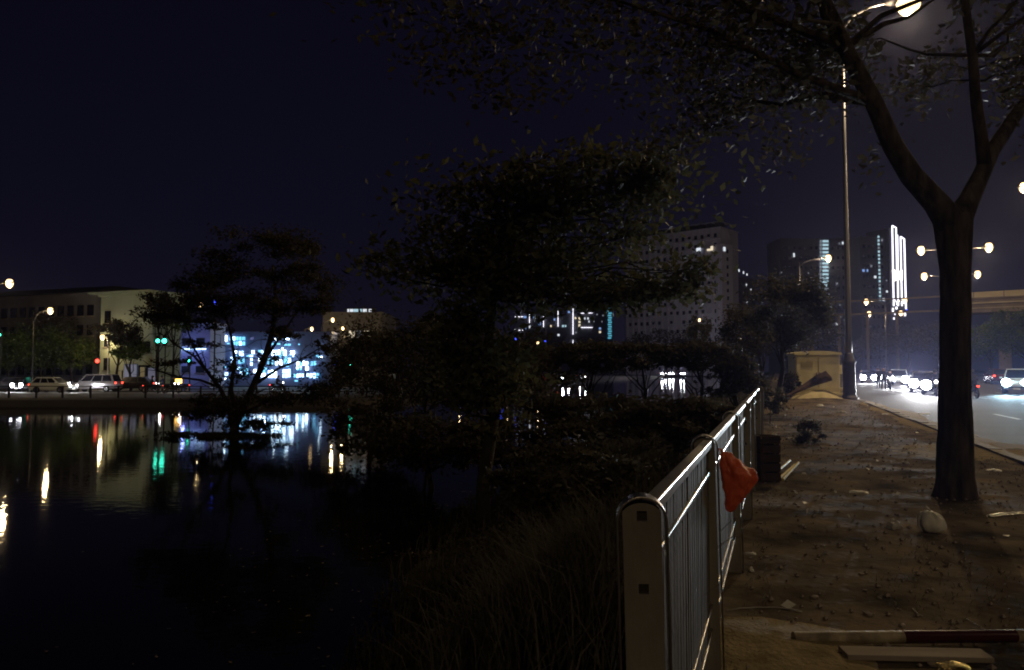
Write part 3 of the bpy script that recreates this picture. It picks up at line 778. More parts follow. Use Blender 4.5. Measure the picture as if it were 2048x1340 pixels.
# bushes and small trees along the near bank
def bank_bush(px, py, D, rx, rz_, n, label, name='bush', size=.14, m=None, seed=0, cat='bush', ry=None, k=30, kept=None):
    c_ = at(px, py, D); t = c_.x - K * (D - 1)
    base = (c_.x, D, max(gz(t, D), WZ) - .05)
    return simple_tree(name, base, 0, c_, (rx, ry or rx * .8, rz_), n, size, m or M['leaf_bush'], label, cat, 'bushes along the river bank' if cat == 'bush' else None, seed, k=k, trunk_r=.07, spread=.32, nbr=12, keep=kept)
GAP = [(1322, 764, 13), (1345, 765, 13), (1375, 765, 13), (1405, 766, 13), (1430, 767, 12), (1325, 743, 12), (1345, 743, 12), (1365, 743, 10), (1130, 735, 10), (1163, 742, 7), (1205, 730, 6), (1242, 771, 6), (1205, 772, 6), (1003, 820, 9), (1090, 752, 10), (708, 733, 9)]
bank_bush(765, 725, 30, 2.3, 1.8, 7500, 'dense bush right of the lit shops, by the green light', seed=51, kept=GAP)
bank_bush(850, 715, 27, 2.3, 1.5, 8000, 'tall round bush left of the orange and blue lights', seed=52, kept=GAP)
bank_bush(960, 745, 23, 2.2, 1.25, 8500, 'wide low bush below the orange light', seed=53, kept=GAP)
bank_bush(1080, 740, 26, 1.8, .9, 4500, 'bush under the lit high rises', seed=54, kept=GAP)
bank_bush(1180, 715, 25, 1.6, .5, 3800, 'flat topped bush below the bright light column', seed=55, kept=GAP)
bank_bush(1290, 710, 24, 1.5, .42, 3600, 'thin bush below the apartment block left corner', seed=56, kept=GAP)
bank_bush(1400, 715, 22, 1.3, .42, 3600, 'leafy bush in front of the apartment block base', seed=57, kept=GAP)
bank_bush(1470, 750, 22, .9, .7, 3800, 'dark bush behind the last railing posts', seed=58, kept=GAP)
bank_bush(1200, 830, 18, 1.7, .5, 4200, 'low bush on the bank left of the railing', seed=59, kept=GAP)
bank_bush(1350, 840, 15, 1.2, .45, 4200, 'low bush close behind the railing top rail', seed=60, kept=GAP)
bank_bush(1040, 880, 16, 1.6, .5, 4200, 'low dark bush at the water edge mid view', seed=61, kept=GAP)
bank_bush(860, 880, 19, 1.8, .7, 5200, 'dark bush overhanging the black water', seed=62, kept=GAP)
bank_bush(740, 850, 24, 1.6, .9, 5200, 'dark bush right of the mirrored shop lights', seed=63, kept=GAP)
bank_bush(1130, 960, 11, 1.1, .4, 4200, 'creeper covered bush with one reddish spray', seed=64, size=.11, kept=GAP)
simple_tree('small_tree', T(.3, 27, 0), 0, at(1575, 625, 27), (1.5, 1.3, 1.35), 7000, .15, M['leaf_near'], 'small tree left of the tall lamp pole behind the yellow cabinet', seed=71, trunk_r=.1, spread=.3, keep=[(1630, 516, 16), (1651, 530, 9), (1620, 633, 4), (1590, 510, 4)])
simple_tree('small_tree', T(.1, 34, 0), 0, at(1500, 660, 34), (1.3, 1.1, 1.1), 4200, .15, M['leaf_bush'], 'dark small tree between the apartment block and the yellow cabinet', seed=72, trunk_r=.09, spread=.3)
simple_tree('small_tree', T(1.2, 62, 0), 0, at(1600, 640, 62), (3, 2.4, 2.6), 6500, .3, M['leaf_bush'], 'dark tree rising just behind the yellow cabinet', seed=73, trunk_r=.16, spread=.3, keep=[(1651, 530, 10), (1630, 516, 12)])

# undergrowth over the bank (stuff) and grass
def scatter(n, t0, t1, y0, y1, seed, pw=1.6):
    rs = np.random.RandomState(seed); out = []
    for i in range(n):
        Y = y0 + (y1 - y0) * rs.uniform() ** pw; te = edge_t(Y)
        t = te + (t1 - te) * rs.uniform() if t0 is None else rs.uniform(t0, t1)
        out.append((t, Y))
    return out
pp = []
rs_ = np.random.RandomState(4)
for (t, Y) in scatter(42000, None, -.12, 3, 45, 81):
    d = max(0, noise.noise(Vector((t * .8, Y * .5, 2.2))) + .45)
    if rs_.uniform() < d * 1.3:
        q = T(t, Y, max(gz(t, Y), WZ) + rs_.uniform(0, .28) * d); pp.append(tuple(q))
o = link('undergrowth', leaf_mesh('undergrowth', pp, .08, M['leaf_bush'], seed=82, droop=0)); tag(o, 'low creepers and weeds covering the river bank', 'undergrowth', kind='stuff')
pp = []
for (t, Y) in scatter(9000, None, -.15, 3, 30, 83, 1.8):
    if noise.noise(Vector((t * .6, Y * .4, 7))) > -.12: pp.append(tuple(T(t, Y, max(gz(t, Y), WZ) - .02)))
o = link('bank_grass', blades('bank_grass', pp, .32, M['leaf_bush'], 84, .01)); tag(o, 'long thin grass on the river bank', 'grass', kind='stuff')
pp = []
for i in range(3200):
    a = NR.normal(0, .5); b_ = NR.normal(0, .8); c_ = at(1130, 1250, 5.6)
    Y = 5.6 + b_; x = c_.x + a * .8; t = x - K * (Y - 1)
    if t > -.2: continue
    pp.append((x, Y, max(gz(t, Y), WZ) - .03))
o = link('reed_clump', blades('reed_clump', pp, .85, M['reed'], 85, .006, .5)); tag(o, 'pale clump of long drooping grass beside the first railing post', 'grass clump')
pp = []
for (t, Y) in scatter(13000, .1, KT - .3, 2.5, 40, 86, 1.7):
    d = noise.noise(Vector((t * .9, Y * .45, 11)))
    if t < .3 or d + max(0, 1 - ((t - 3.6) / 1.6) ** 2) * (Y < 9) * .55 > .33: pp.append(tuple(T(t, Y, gz(t, Y) - .01)))
o = link('verge_grass', blades('verge_grass', pp, .055, M['grass'], 87, .004, .8)); tag(o, 'short sparse grass on the dirt verge', 'grass', kind='stuff')
# pebbles and dead leaves
pp = MB()
for i in range(1500):
    Y = 2.8 + 30 * R.random() ** 1.8; t = R.uniform(.1, KT - .25); s = R.uniform(.008, .03)
    q = T(t, Y, gz(t, Y) + s * .3)
    pp.add([q + Vector((s, 0, 0)), q + Vector((-.6 * s, s * .8, 0)), q + Vector((-.5 * s, -s * .8, 0)), q + Vector((0, 0, s * .8)), q - Vector((0, 0, s * .5))],
           [(0, 1, 3), (1, 2, 3), (2, 0, 3), (1, 0, 4), (2, 1, 4), (0, 2, 4)])
tag(pp.build('pebbles', M['board']), 'scattered small stones and crumbs on the dirt verge', 'pebbles', kind='stuff')
pp = []
for (t, Y) in scatter(450, .1, KT - .1, 2.6, 36, 88, 1.5): pp.append(tuple(T(t, Y, gz(t, Y) + .012)))
me = leaf_mesh('dead_leaves', pp, .045, M['deadleaf'], seed=89, droop=0)
tag(link('dead_leaves', me), 'fallen dry leaves on the dirt verge', 'dead leaves', kind='stuff')
pp = []
for i in range(130):
    Y = 3 + 36 * R.random() ** 1.3; t = R.uniform(.15, KT + .3) if R.random() < .7 else R.uniform(.1, 1.2); pp.append(tuple(T(t, Y, gz(min(t, KT - .3), Y) + .02)))
tag(link('litter_bits', leaf_mesh('litter_bits', pp, .075, M['white_plastic'], aspect=.7, seed=99, droop=0)), 'tiny pale scraps of paper and plastic strewn over the dirt', 'litter bits', kind='stuff')
pp = []
for i in range(420):
    Y = 7 + 26 * R.random(); x = interp(NEAR, Y) - abs(R.gauss(0, 1.6)) - .1; pp.append((x, Y, WZ + .012))
for i in range(160):
    c_ = at(870 + R.gauss(0, 40), 1105, 12.3); pp.append((c_.x, 12.3 + R.gauss(0, .12), WZ + .012))
fl_ = np.array(pp); me = leaf_mesh('floating_leaves', np.zeros((len(pp), 3)), .07, M['deadleaf'], seed=98, droop=0)
co = np.empty(len(pp) * 12); me.vertices.foreach_get('co', co); co = co.reshape(-1, 4, 3); co[:, :, 2] *= .12; co += fl_[:, None, :]; me.vertices.foreach_set('co', co.reshape(-1)); me.update()
tag(link('floating_leaves', me), 'dead leaves and scum floating on the water by the near bank', 'floating leaves', kind='stuff')
# broken stones on the verge
sm = []
for v_ in range(4):
    b3 = bmesh.new(); bmesh.ops.create_icosphere(b3, subdivisions=1, radius=1)
    for q in b3.verts: q.co *= 1 + .45 * noise.noise(q.co * 1.3 + Vector((v_ * 7, 0, 0)))
    m3 = bpy.data.meshes.new('stone'); b3.to_mesh(m3); b3.free(); m3.materials.append(M[['board', 'kerb', 'dirt', 'board'][v_]]); sm.append(m3)
rb = MB()
for i in range(150):
    Y = 3.2 + 34 * R.random() ** 1.5; t = R.choice([R.uniform(.15, 1.3), R.uniform(.2, KT - .3)]); z_ = R.uniform(.012, .034); m3 = R.choice(sm)
    Mx = Matrix.Rotation(R.uniform(0, 6.28), 3, 'Z'); o3 = T(t, Y, gz(t, Y) + z_ * .2)
    rb.add([o3 + Mx @ Vector((p_.co.x * z_ * 1.3, p_.co.y * z_, p_.co.z * z_ * .6)) for p_ in m3.vertices], [tuple(f_.vertices) for f_ in m3.polygons])
for m3 in sm: bpy.data.meshes.remove(m3)
tag(rb.build('rubble', M['board']), 'small broken stones strewn over the dirt verge', 'rubble', kind='stuff')
# dark weed on the verge
q = at(1617, 885, 16.3); t = q.x - K * 15.3
simple_tree('weed', (q.x, 16.3, gz(t, 16.3)), 0, at(1617, 868, 16.3), (.34, .3, .28), 1500, .07, M['leaf_bush'], 'bushy dark weed on the dirt before the yellow cabinet', 'weed', None, 91, trunk_r=.012, k=18)
q = at(1540, 820, 22); simple_tree('weed', (q.x, 22, gz(q.x - K * 21, 22)), 0, at(1540, 800, 22), (.5, .4, .35), 1300, .09, M['leaf_near'], 'scruffy weed at the far end of the railing', 'weed', None, 92, trunk_r=.012, k=18)

# ---------------------------------------------------------------- cabinet
cb = empty('utility_cabinet', (at(1628, 790, 40).x, 40, gz(2.4, 40) - .02), -.10); tag(cb, 'dusty yellow utility cabinet with domed lid beside the tall lamp', 'cabinet')
W_, H_, D_ = 2.22, 2.15, 1.5
MB().box((0, 0, H_ / 2 + .12), (W_, D_, H_ - .1)).build('cabinet_body', M['cabinet'], cb, bevel=.02)
lid = [(-W_ / 2 - .09, 0), (W_ / 2 + .09, 0), (W_ / 2 + .09, .1)]
for k in range(9): x = (W_ / 2 + .05) * (1 - 2 * k / 8); lid.append((x, .12 + .09 * (1 - (x / (W_ / 2 + .05)) ** 2)))
lid.append((-W_ / 2 - .09, .1))
MB().extrude_poly(lid, D_ + .16, c=(0, 0, H_ + .07)).build('lid', M['cabinet'], cb)
MB().box((0, 0, .06), (W_ + .35, D_ + .3, .34)).build('plinth', M['cabinet2'], cb, bevel=.03)
for s in (-1, 1):
    dr = MB().box((s * W_ / 4, -D_ / 2 - .012, H_ / 2 + .2), (W_ / 2 - .06, .03, H_ - .5)).build('door', M['cabinet'], cb, bevel=.008)
    MB().box((s * .08, -D_ / 2 - .05, H_ / 2 + .15), (.03, .05, .16)).build('handle', M['rust'], dr)
for k in range(6):
    MB().box((-W_ / 4 - .0, -D_ / 2 - .035, H_ - .55 + k * .05), (.6, .02, .018)).build('vent_slat', M['cabinet2'], cb)
MB().box((W_ / 2 + .12, -.1, 1.45), (.24, .5, .48)).build('side_box', M['cabinet'], cb, bevel=.02)
MB().box((W_ / 2 + .12, -.15, .66), (.22, .4, 1.06)).build('conduit_cover', M['wallgrey'], cb)
sg = MB().box((W_ / 2 + .28, -.35, .25), (.62, .7, .5)).build('side_plinth', M['cabinet2'], cb, bevel=.03)
# soil heap in front of it
hp = MB(); ng = 28; rg = 8
for j in range(rg + 1):
    for k in range(ng):
        q = 2 * math.pi * k / ng; rr0 = j / rg
        r_ = rr0 * (1 + .2 * noise.noise(Vector((math.cos(q) * 1.5, math.sin(q) * 1.5, 1))))
        hp.v.append((1.5 * r_ * math.cos(q), .9 * r_ * math.sin(q), .42 * (1 - rr0 ** 1.5) * (1 + .3 * noise.noise(Vector((r_ * 3 * math.cos(q), r_ * 3 * math.sin(q), 5)))) - .06))
for j in range(rg):
    for k in range(ng):
        k2 = (k + 1) % ng; hp.f.append((j * ng + k, j * ng + k2, (j + 1) * ng + k2, (j + 1) * ng + k))
o = hp.build('sand_heap', M['cabinet2'], smooth=True); o.location = (at(1640, 790, 38.4).x, 38.5, gz(3, 38.5)); tag(o, 'low pale sand heap against the yellow cabinet front', 'sand heap', kind='stuff')
# dark leaf shape put in place of a shadow across it
fr = empty('shadow_shape', at(1578, 792, 37.6)); tag(fr, 'dark leaf shape standing in for a shadow across the yellow cabinet', 'shadow shape')
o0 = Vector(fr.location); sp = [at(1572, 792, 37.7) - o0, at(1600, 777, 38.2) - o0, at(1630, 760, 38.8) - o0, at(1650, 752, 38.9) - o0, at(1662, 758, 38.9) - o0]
MB().tube(sp, [.05, .045, .035, .03, .01], 6).build('stalk', M['shadowleaf'], fr)
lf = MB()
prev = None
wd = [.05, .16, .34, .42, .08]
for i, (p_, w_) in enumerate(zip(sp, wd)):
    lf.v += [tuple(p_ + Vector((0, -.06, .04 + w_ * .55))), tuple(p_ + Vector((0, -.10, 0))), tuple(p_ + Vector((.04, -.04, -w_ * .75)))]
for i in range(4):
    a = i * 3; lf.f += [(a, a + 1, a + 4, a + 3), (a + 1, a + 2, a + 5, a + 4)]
l_ = lf.build('blade', M['shadowleaf'], fr); so = l_.modifiers.new('thick', 'SOLIDIFY'); so.thickness = .03
q = at(1581, 775, 38.6); sl = simple_tree('dark_shrub', (q.x, 38.6, gz(q.x - K * 37.6, 38.6)), 0, at(1580, 765, 38.6), (.5, .4, .65), 1500, .14, M['leaf_bush'], 'dark shrub at the left corner of the yellow cabinet', 'shrub', None, 93, trunk_r=.03, k=16)

# ---------------------------------------------------------------- things on the verge
def ground_at(px, py):
    D = CAMZ * F / max(8, (py - 738)); 
    for _ in range(4):
        p_ = at(px, py, D); z = gz(p_.x - K * (D - 1), D); k = (CAMZ - z) / (CAMZ - p_.z); D *= k
    p_ = at(px, py, D); p_.z = gz(p_.x - K * (D - 1), D); return p_
# striped barrier pole
a = ground_at(1587, 1292) ; b2 = a + Vector((2.35, .06, 0))
pr_ = empty('striped_pole', a + Vector((0, 0, .045))); tag(pr_, 'pale and maroon striped pole lying on the dirt', 'pole')
dv = (b2 - a).normalized(); segs = [(0, .64, 'pole_white', 'pale_band'), (.64, 1.30, 'pole_red', 'maroon_band'), (1.30, 1.9, 'pole_white', 'pale_band'), (1.9, 2.4, 'pole_red', 'maroon_band')]
for (s0, s1, mm, nm) in segs:
    MB().tube([dv * s0, dv * ((s0 + s1) / 2), dv * (s1 - .001)], .036, 20).build(nm, M[mm], pr_, smooth=False, bevel=.002)
# board under it
q = ground_at(1830, 1316); o = MB().box((0, 0, 0), (.78, .13, .03)).build('board', M['board'], bevel=.004)
o.location = (q.x, q.y, q.z + .02); o.rotation_euler = (.03, .01, -.03); tag(o, 'flat grey wooden board lying just before the striped pole', 'board')
# sand patch
def patch(name, c_, rx, ry, h, m, seed, nn=30, rings=12):
    s_ = MB()
    for j in range(rings + 1):
        for k in range(nn):
            q = 2 * math.pi * k / nn; rr0 = j / rings
            r_ = rr0 * (1 + .28 * noise.noise(Vector((math.cos(q) * 1.5 + seed, math.sin(q) * 1.5, 1))))
            x, y_ = c_.x + rx * r_ * math.cos(q), c_.y + ry * r_ * math.sin(q)
            z = gz(x - K * (y_ - 1), y_) + h * (1 - rr0 ** 2) * (1 + .5 * noise.noise(Vector((x * 5, y_ * 5, seed)))) - .008
            s_.v.append((x, y_, z))
    for j in range(rings):
        for k in range(nn):
            k2 = (k + 1) % nn; s_.f.append((j * nn + k, j * nn + k2, (j + 1) * nn + k2, (j + 1) * nn + k))
    return s_.build(name, m, smooth=True)
tag(patch('sand_patch', ground_at(1565, 1296), .58, .55, .055, M['sand'], 2), 'trampled patch of pale sand beside the striped pole end', 'sand', kind='stuff')
tag(patch('sand_patch', ground_at(1990, 905), 2.2, 2.5, .02, M['sand'], 6), 'dusting of pale sand beside the kerb', 'sand', kind='stuff')
for k_, (tt, YY, rx_, ry_) in enumerate(((4.9, 16, .7, 3.2), (4.8, 22, .8, 3.6), (4.9, 29, .9, 4.5), (4.7, 36, .7, 4))):
    c_ = T(tt, YY); s_ = MB(); nn = 26
    s_.v.append((c_.x, c_.y, .035))
    for j in range(1, 7):
        for k in range(nn):
            q = 2 * math.pi * k / nn; r_ = j / 6 * (1 + .25 * noise.noise(Vector((math.cos(q) * 2 + k_ * 5, math.sin(q) * 2, 1))))
            t_ = tt + rx_ * r_ * math.cos(q); Y_ = YY + ry_ * r_ * math.sin(q)
            gl = .012 if t_ < KT else ROADZ + .012 + .07 * max(0, 1 - (t_ - KT) / .7)
            p_ = T(t_, Y_); s_.v.append((p_.x, p_.y, gl + .03 * (1 - j / 6) + .008 * noise.noise(Vector((t_ * 6, Y_ * 4, 2))) - (.02 if j == 6 else 0)))
    for k in range(nn):
        k2 = (k + 1) % nn; s_.f.append((0, 1 + k, 1 + k2))
        for j in range(5): s_.f.append((1 + j * nn + k, 1 + j * nn + k2, 1 + (j + 1) * nn + k2, 1 + (j + 1) * nn + k))
    tag(s_.build('gutter_sand', M['sand'], smooth=True), ['pale sand drifted over the kerb nearest the big tree', 'second drift of pale sand over the kerb', 'third drift of pale sand along the kerb', 'farthest drift of sand along the kerb by the tall lamp'][k_], 'sand', kind='stuff')
# cable, twigs
def ground_tube(name, pxs, r, m, label, cat):
    ps = [ground_at(*p_) for p_ in pxs]; o_ = ps[0].copy()
    o = MB().tube([p_ - o_ + Vector((0, 0, r + .004)) for p_ in ps], r, 6).build(name, M[m], smooth=True); o.location = o_; tag(o, label, cat); return o
ground_tube('cable', [(1452, 1224), (1480, 1219), (1515, 1217), (1550, 1217), (1580, 1220), (1604, 1226)], .004, 'grey_plastic', 'thin pale curved cable on the dirt at the sand edge', 'cable')
ground_tube('stick', [(1452, 1252), (1478, 1248), (1502, 1243)], .005, 'wood', 'short straight stick near the railing foot', 'stick')
ground_tube('stick', [(1932, 1240), (1950, 1250), (1970, 1261)], .0035, 'grey_plastic', 'thin pale stick on dirt above the maroon pole band', 'stick')
ground_tube('stick', [(1825, 1219), (1836, 1230), (1846, 1234)], .003, 'grey_plastic', 'tiny bent twig on the dirt near the pole middle', 'stick')
ground_tube('branch', [(1625, 1322), (1660, 1314), (1680, 1316), (1700, 1312)], .014, 'darkwood', 'short dark broken branch below the pale pole end', 'branch')
# litter made of crumpled sheets and bags
def crumple(px, py, w_, d_, h_, m, label, cat='litter', seed=0, name='litter'):
    q = ground_at(px, py); s_ = MB(); nx, ny = 9, 7
    r_ = random.Random(seed)
    for top in (1, 0):
        for j in range(ny):
            for i in range(nx):
                u = i / (nx - 1) * 2 - 1; v = j / (ny - 1) * 2 - 1
                e_ = max(0, 1 - (abs(u) ** 3 + abs(v) ** 3) * .6)
                nz_ = noise.noise(Vector((u * 1.7 + seed, v * 1.7, top * 3)))
                s_.v.append((u * w_ / 2 * (1 + .2 * nz_), v * d_ / 2 * (1 + .2 * noise.noise(Vector((v * 2, u * 2, seed)))), (h_ * e_ * (.75 + .6 * nz_) if top else -.006)))
    for top in (1, 0):
        o_ = 0 if top else nx * ny
        for j in range(ny - 1):
            for i in range(nx - 1):
                a_ = o_ + j * nx + i; s_.f.append((a_, a_ + 1, a_ + nx + 1, a_ + nx))
    for i in range(nx - 1):
        s_.f.append((i, i + 1, nx * ny + i + 1, nx * ny + i)); a_ = (ny - 1) * nx + i; s_.f.append((a_, a_ + 1, a_ + 1 + nx * ny, a_ + nx * ny))
    for j in range(ny - 1):
        a_ = j * nx; s_.f.append((a_, a_ + nx, a_ + nx + nx * ny, a_ + nx * ny)); a_ += nx - 1; s_.f.append((a_, a_ + nx, a_ + nx + nx * ny, a_ + nx * ny))
    o = s_.build(name, M[m], smooth=(h_ > .1)); o.location = q; o.rotation_euler = (0, 0, r_.uniform(-.5, .5)); tag(o, label, cat); return o
q = ground_at(1864, 1064)
rb0 = blob([(.03, 0, 0), (.10, .005, 0), (.128, .05, 0), (.125, .11, 0), (.10, .165, -.01), (.06, .195, -.015), (.02, .205, -.015)], 40, 8, .2, .85).build('rubbish_bag', M['white_plastic'], smooth=True)
dm = rb0.modifiers.new('disp', 'DISPLACE'); dm.texture = tx; dm.strength = .03
MB().tube([(-.015, 0, .19), (-.02, 0, .215), (-.05, .01, .24), (-.07, .01, .225)], [.012, .01, .02, .006], 7).build('knot', M['white_plastic'], rb0)
rb0.location = q; rb0.modifiers.new('sub', 'SUBSURF').render_levels = 1
tag(rb0, 'rounded white knotted plastic bag at the foot of the big tree', 'plastic bag')
crumple(1788, 1056, .15, .1, .10, 'grey_plastic', 'small crumpled grey cup left of the white plastic bag', 'litter', 2)
crumple(1717, 985, .24, .1, .03, 'white_plastic', 'flat white wrapper on the dirt left of the big tree', 'wrapper', 3)
crumple(1988, 942, .2, .14, .04, 'white_plastic', 'bright white scrap of paper right of the big trunk', 'paper', 4)
crumple(1813, 927, .07, .05, .05, 'white_plastic', 'tiny white scrap left of the big trunk middle', 'paper', 5)
crumple(2015, 1030, .5, .07, .035, 'silver', 'long shiny crumpled foil strip at the right edge', 'foil', 6)
crumple(1905, 1334, .16, .07, .03, 'foil', 'glittering gold foil wrapper below the board', 'foil wrapper', 7)
crumple(1500, 1108, .10, .07, .02, 'grey_plastic', 'grey plastic scrap beside the railing foot', 'litter', 8)
crumple(1503, 1142, .035, .03, .04, 'white_plastic', 'tiny pale crumb of plastic beside the railing', 'litter', 9)
crumple(1582, 880, .22, .14, .08, 'grey_plastic', 'crumpled pale bag on dirt between bin and weed', 'litter', 10)
crumple(1548, 872, .12, .08, .09, 'white_plastic', 'white cup on the rim side of the dark bin', 'litter', 11)
crumple(1512, 808, .22, .14, .12, 'grey_plastic', 'pale rag at the far end of the railing', 'rag', 12)
crumple(1684, 825, .3, .2, .07, 'grey_plastic', 'pale scrap on dirt in front of the tall lamp', 'litter', 13)
crumple(1608, 948, .06, .05, .03, 'white_plastic', 'small white speck of litter right of the yellow sticks', 'litter', 14)
crumple(1640, 812, .3, .2, .08, 'white_plastic', 'pale scrap before the cabinet sand heap', 'litter', 15)
crumple(1771, 829, .25, .14, .05, 'white_plastic', 'white scrap on the kerb left of the trunk', 'litter', 16)
crumple(1848, 828, .35, .2, .04, 'white_plastic', 'white scrap in the gutter beside the trunk', 'litter', 17)
crumple(2030, 900, .3, .1, .04, 'grey_plastic', 'grey scrap lying at the kerb edge by the right border', 'litter', 18)
# dark bin with boards and yellow sticks
q = ground_at(1532, 962); bn = empty('broken_crate', q, ALONG + .5); tag(bn, 'dark broken crate standing behind the railing with boards leaning on it', 'crate')
cw, ch = .29, .60
for s in (-1, 1):
    for k in range(5):
        MB().box((s * cw / 2, 0, .08 + k * .13), (.016, cw, .11)).build('slat', M['darkwood'], bn)
        MB().box((0, s * cw / 2, .08 + k * .13), (cw - .03, .016, .11)).build('slat', M['darkwood'], bn)
    for s2 in (-1, 1): MB().box((s * (cw / 2 - .025), s2 * (cw / 2 - .025), ch / 2), (.035, .035, ch)).build('corner_post', M['darkwood'], bn)
MB().box((0, 0, ch + .01), (cw + .03, cw + .03, .02)).build('lid', M['black'], bn)
for i, (px0, py0, px1, py1) in enumerate(((1507, 912, 1514, 956), (1516, 908, 1526, 957))):
    g0 = ground_at(px1, py1); tp = at(px0, py0, g0.y + .12); d_ = tp - g0
    o = MB().box((0, 0, d_.length / 2), (.055, .02, d_.length)).build('plank', M['wood'], bevel=.002); o.location = g0; o.rotation_euler = d_.to_track_quat('Z', 'Y').to_euler()
    tag(o, ['left plank leaning against the dark crate', 'right slanting plank leaning against the dark crate'][i], 'plank', 'planks leaning on the dark crate')
for i, (p0, p1) in enumerate((((1540, 958), (1580, 932)), ((1556, 962), (1590, 944)), ((1566, 962), (1597, 942)))):
    a = ground_at(*p0); b2 = ground_at(*p1); d_ = b2 - a; d_.z += .07 + .02 * i
    o = MB().tube([(0, 0, .02), tuple(d_ * .5 + Vector((0, 0, .02))), tuple(d_ + Vector((0, 0, .02)))], .019, 8).build('bamboo_stick', M['bamboo']); o.location = a
    tag(o, ['left yellow bamboo stick lying by the crate', 'middle yellow bamboo stick lying by the crate', 'right yellow bamboo stick lying by the crate'][i], 'stick', 'yellow sticks beside the crate')

# ---------------------------------------------------------------- vehicles
def car(loc, rz, paint, label, group, L=4.2, W=1.72, H=1.48, kind='hatch', lights='head', power=0, lcol=(0.95, .96, 1), hs=1.0, cat='car', beam=0):
    root = empty('car' if kind != 'van' else 'van', loc, rz); tag(root, label, cat, group)
    hw = W / 2; belt = .92 if kind != 'suv' else 1.02
    if kind == 'van':
        st_ = [(-L / 2, .35, 1.0), (-L / 2 + .1, .3, 1.05), (0, .25, 1.05), (L / 2 - .7, .25, 1.0), (L / 2 - .15, .3, .85), (L / 2, .38, .65)]
        cab = [(-L / 2 + .02, -L / 2 + .1), (L / 2 - .5, L / 2 - 1.15)]
    elif kind == 'suv':
        st_ = [(-L / 2, .42, .9), (-L / 2 + .12, .32, 1.0), (0, .28, belt), (L / 2 - 1.0, .28, 1.0), (L / 2 - .15, .34, .88), (L / 2, .42, .7)]
        cab = [(-L / 2 + .1, -L / 2 + .4), (L / 2 - 1.05, L / 2 - 1.75)]
    else:
        st_ = [(-L / 2, .38, .8), (-L / 2 + .12, .28, .92), (0, .22, belt), (L / 2 - 1.0, .22, .86), (L / 2 - .2, .28, .7), (L / 2, .36, .56)]
        cab = [(-L / 2 + .12, -L / 2 + .65), (L / 2 - .95, L / 2 - 1.75)]
    s_ = MB(); n = 0
    for (yy, zb, zt) in st_:
        ww = hw * (1 if abs(yy) < L / 2 - .25 else .9)
        sec = [(-ww * .92, zb), (-ww, zb + .14), (-ww, zt - .16), (-ww * .93, zt), (ww * .93, zt), (ww, zt - .16), (ww, zb + .14), (ww * .92, zb)]
        s_.v += [(x, yy, z) for x, z in sec]
    for i in range(len(st_) - 1):
        for k in range(8):
            k2 = (k + 1) % 8; s_.f.append((i * 8 + k, i * 8 + k2, i * 8 + 8 + k2, i * 8 + 8 + k))
    s_.f += [tuple(range(8)), tuple(range(len(st_) * 8 - 8, len(st_) * 8))]
    (b0, r0), (b1, r1) = cab; wb, wr = hw * .93, hw * .76
    zb = belt - .03
    s_.add([(-wb, b0, zb), (wb, b0, zb), (wb, b1, zb), (-wb, b1, zb), (-wr, r0, H), (wr, r0, H), (wr, r1, H), (-wr, r1, H)], [(4, 5, 6, 7), (0, 1, 5, 4), (1, 2, 6, 5), (2, 3, 7, 6), (3, 0, 4, 7)])
    s_.build('body', paint, root, bevel=.03)
    def lerp(a, b, k): return a + (b - a) * k
    def wq(side, y0a, y1a):
        # side glass between fractions of the cabin length
        o_ = []
        for (zk, yf) in ((.12, y0a), (.12, y1a), (.88, y1a), (.88, y0a)):
            x = lerp(wb, wr, zk) * side + side * .012; z = lerp(zb, H, zk)
            ya = lerp(lerp(b0, r0, zk), lerp(b1, r1, zk), yf); o_.append((x, ya, z))
        return o_
    for side in (-1, 1):
        for (f0, f1) in ((.06, .33), (.36, .64), (.67, .95)):
            MB().add(wq(side, f0, f1), [(0, 1, 2, 3)]).build('window', M['darkglass'], root)
    for (nm, bb, rr2, sgn) in (('windscreen', b1, r1, 1), ('rear_window', b0, r0, -1)):
        v_ = []
        for (zk, sx) in ((.1, -1), (.1, 1), (.9, 1), (.9, -1)):
            v_.append((sx * lerp(wb, wr, zk) * .9, lerp(bb, rr2, zk) + sgn * .015, lerp(zb, H, zk) + .008))
        MB().add(v_, [(0, 1, 2, 3)]).build(nm, M['darkglass'], root)
    for sx in (-1, 1):
        for sy in (-1, 1):
            wh = MB().disc((sx * (hw - .08), sy * (L / 2 - .82), .31), .31, 'X', .2, 16).build('wheel', M['rubber'], root)
            MB().disc((sx * (hw + .025), sy * (L / 2 - .82), .31), .19, 'X', .02, 12).build('rim', M['chrome'], wh)
        zl = .66 if kind == 'hatch' else .78
        MB().disc((sx * hw * .68, L / 2 - .0, zl), .13 * hs, 'Y', .08, 14).build('headlight', E[lights], root)
        MB().box((sx * hw * .76, -L / 2 - .01, zl + .12), (.22, .06, .16)).build('tail_light', E['tail'], root)
        MB().box((sx * (hw + .1), b1 - .25, belt + .08), (.16, .1, .12)).build('wing_mirror', paint, root)
        if power:
            if beam:
                y0 = L / 2 + .12
                spot('headlight_beam', (sx * hw * .68, y0, zl), (sx * hw * .68, y0 + 10, zl - .2), power * beam, lcol, 30, root, .07)
            else:
                point('headlight_beam', (sx * hw * .68, L / 2 + .25, zl), power, lcol, .08, root)
    MB().box((0, L / 2 - .02, .45), (W * .6, .06, .12)).build('grille', M['black'], root)
    MB().box((0, L / 2 + .02, .36), (.42, .02, .12)).build('number_plate', M['white_plastic'], root)
    return root
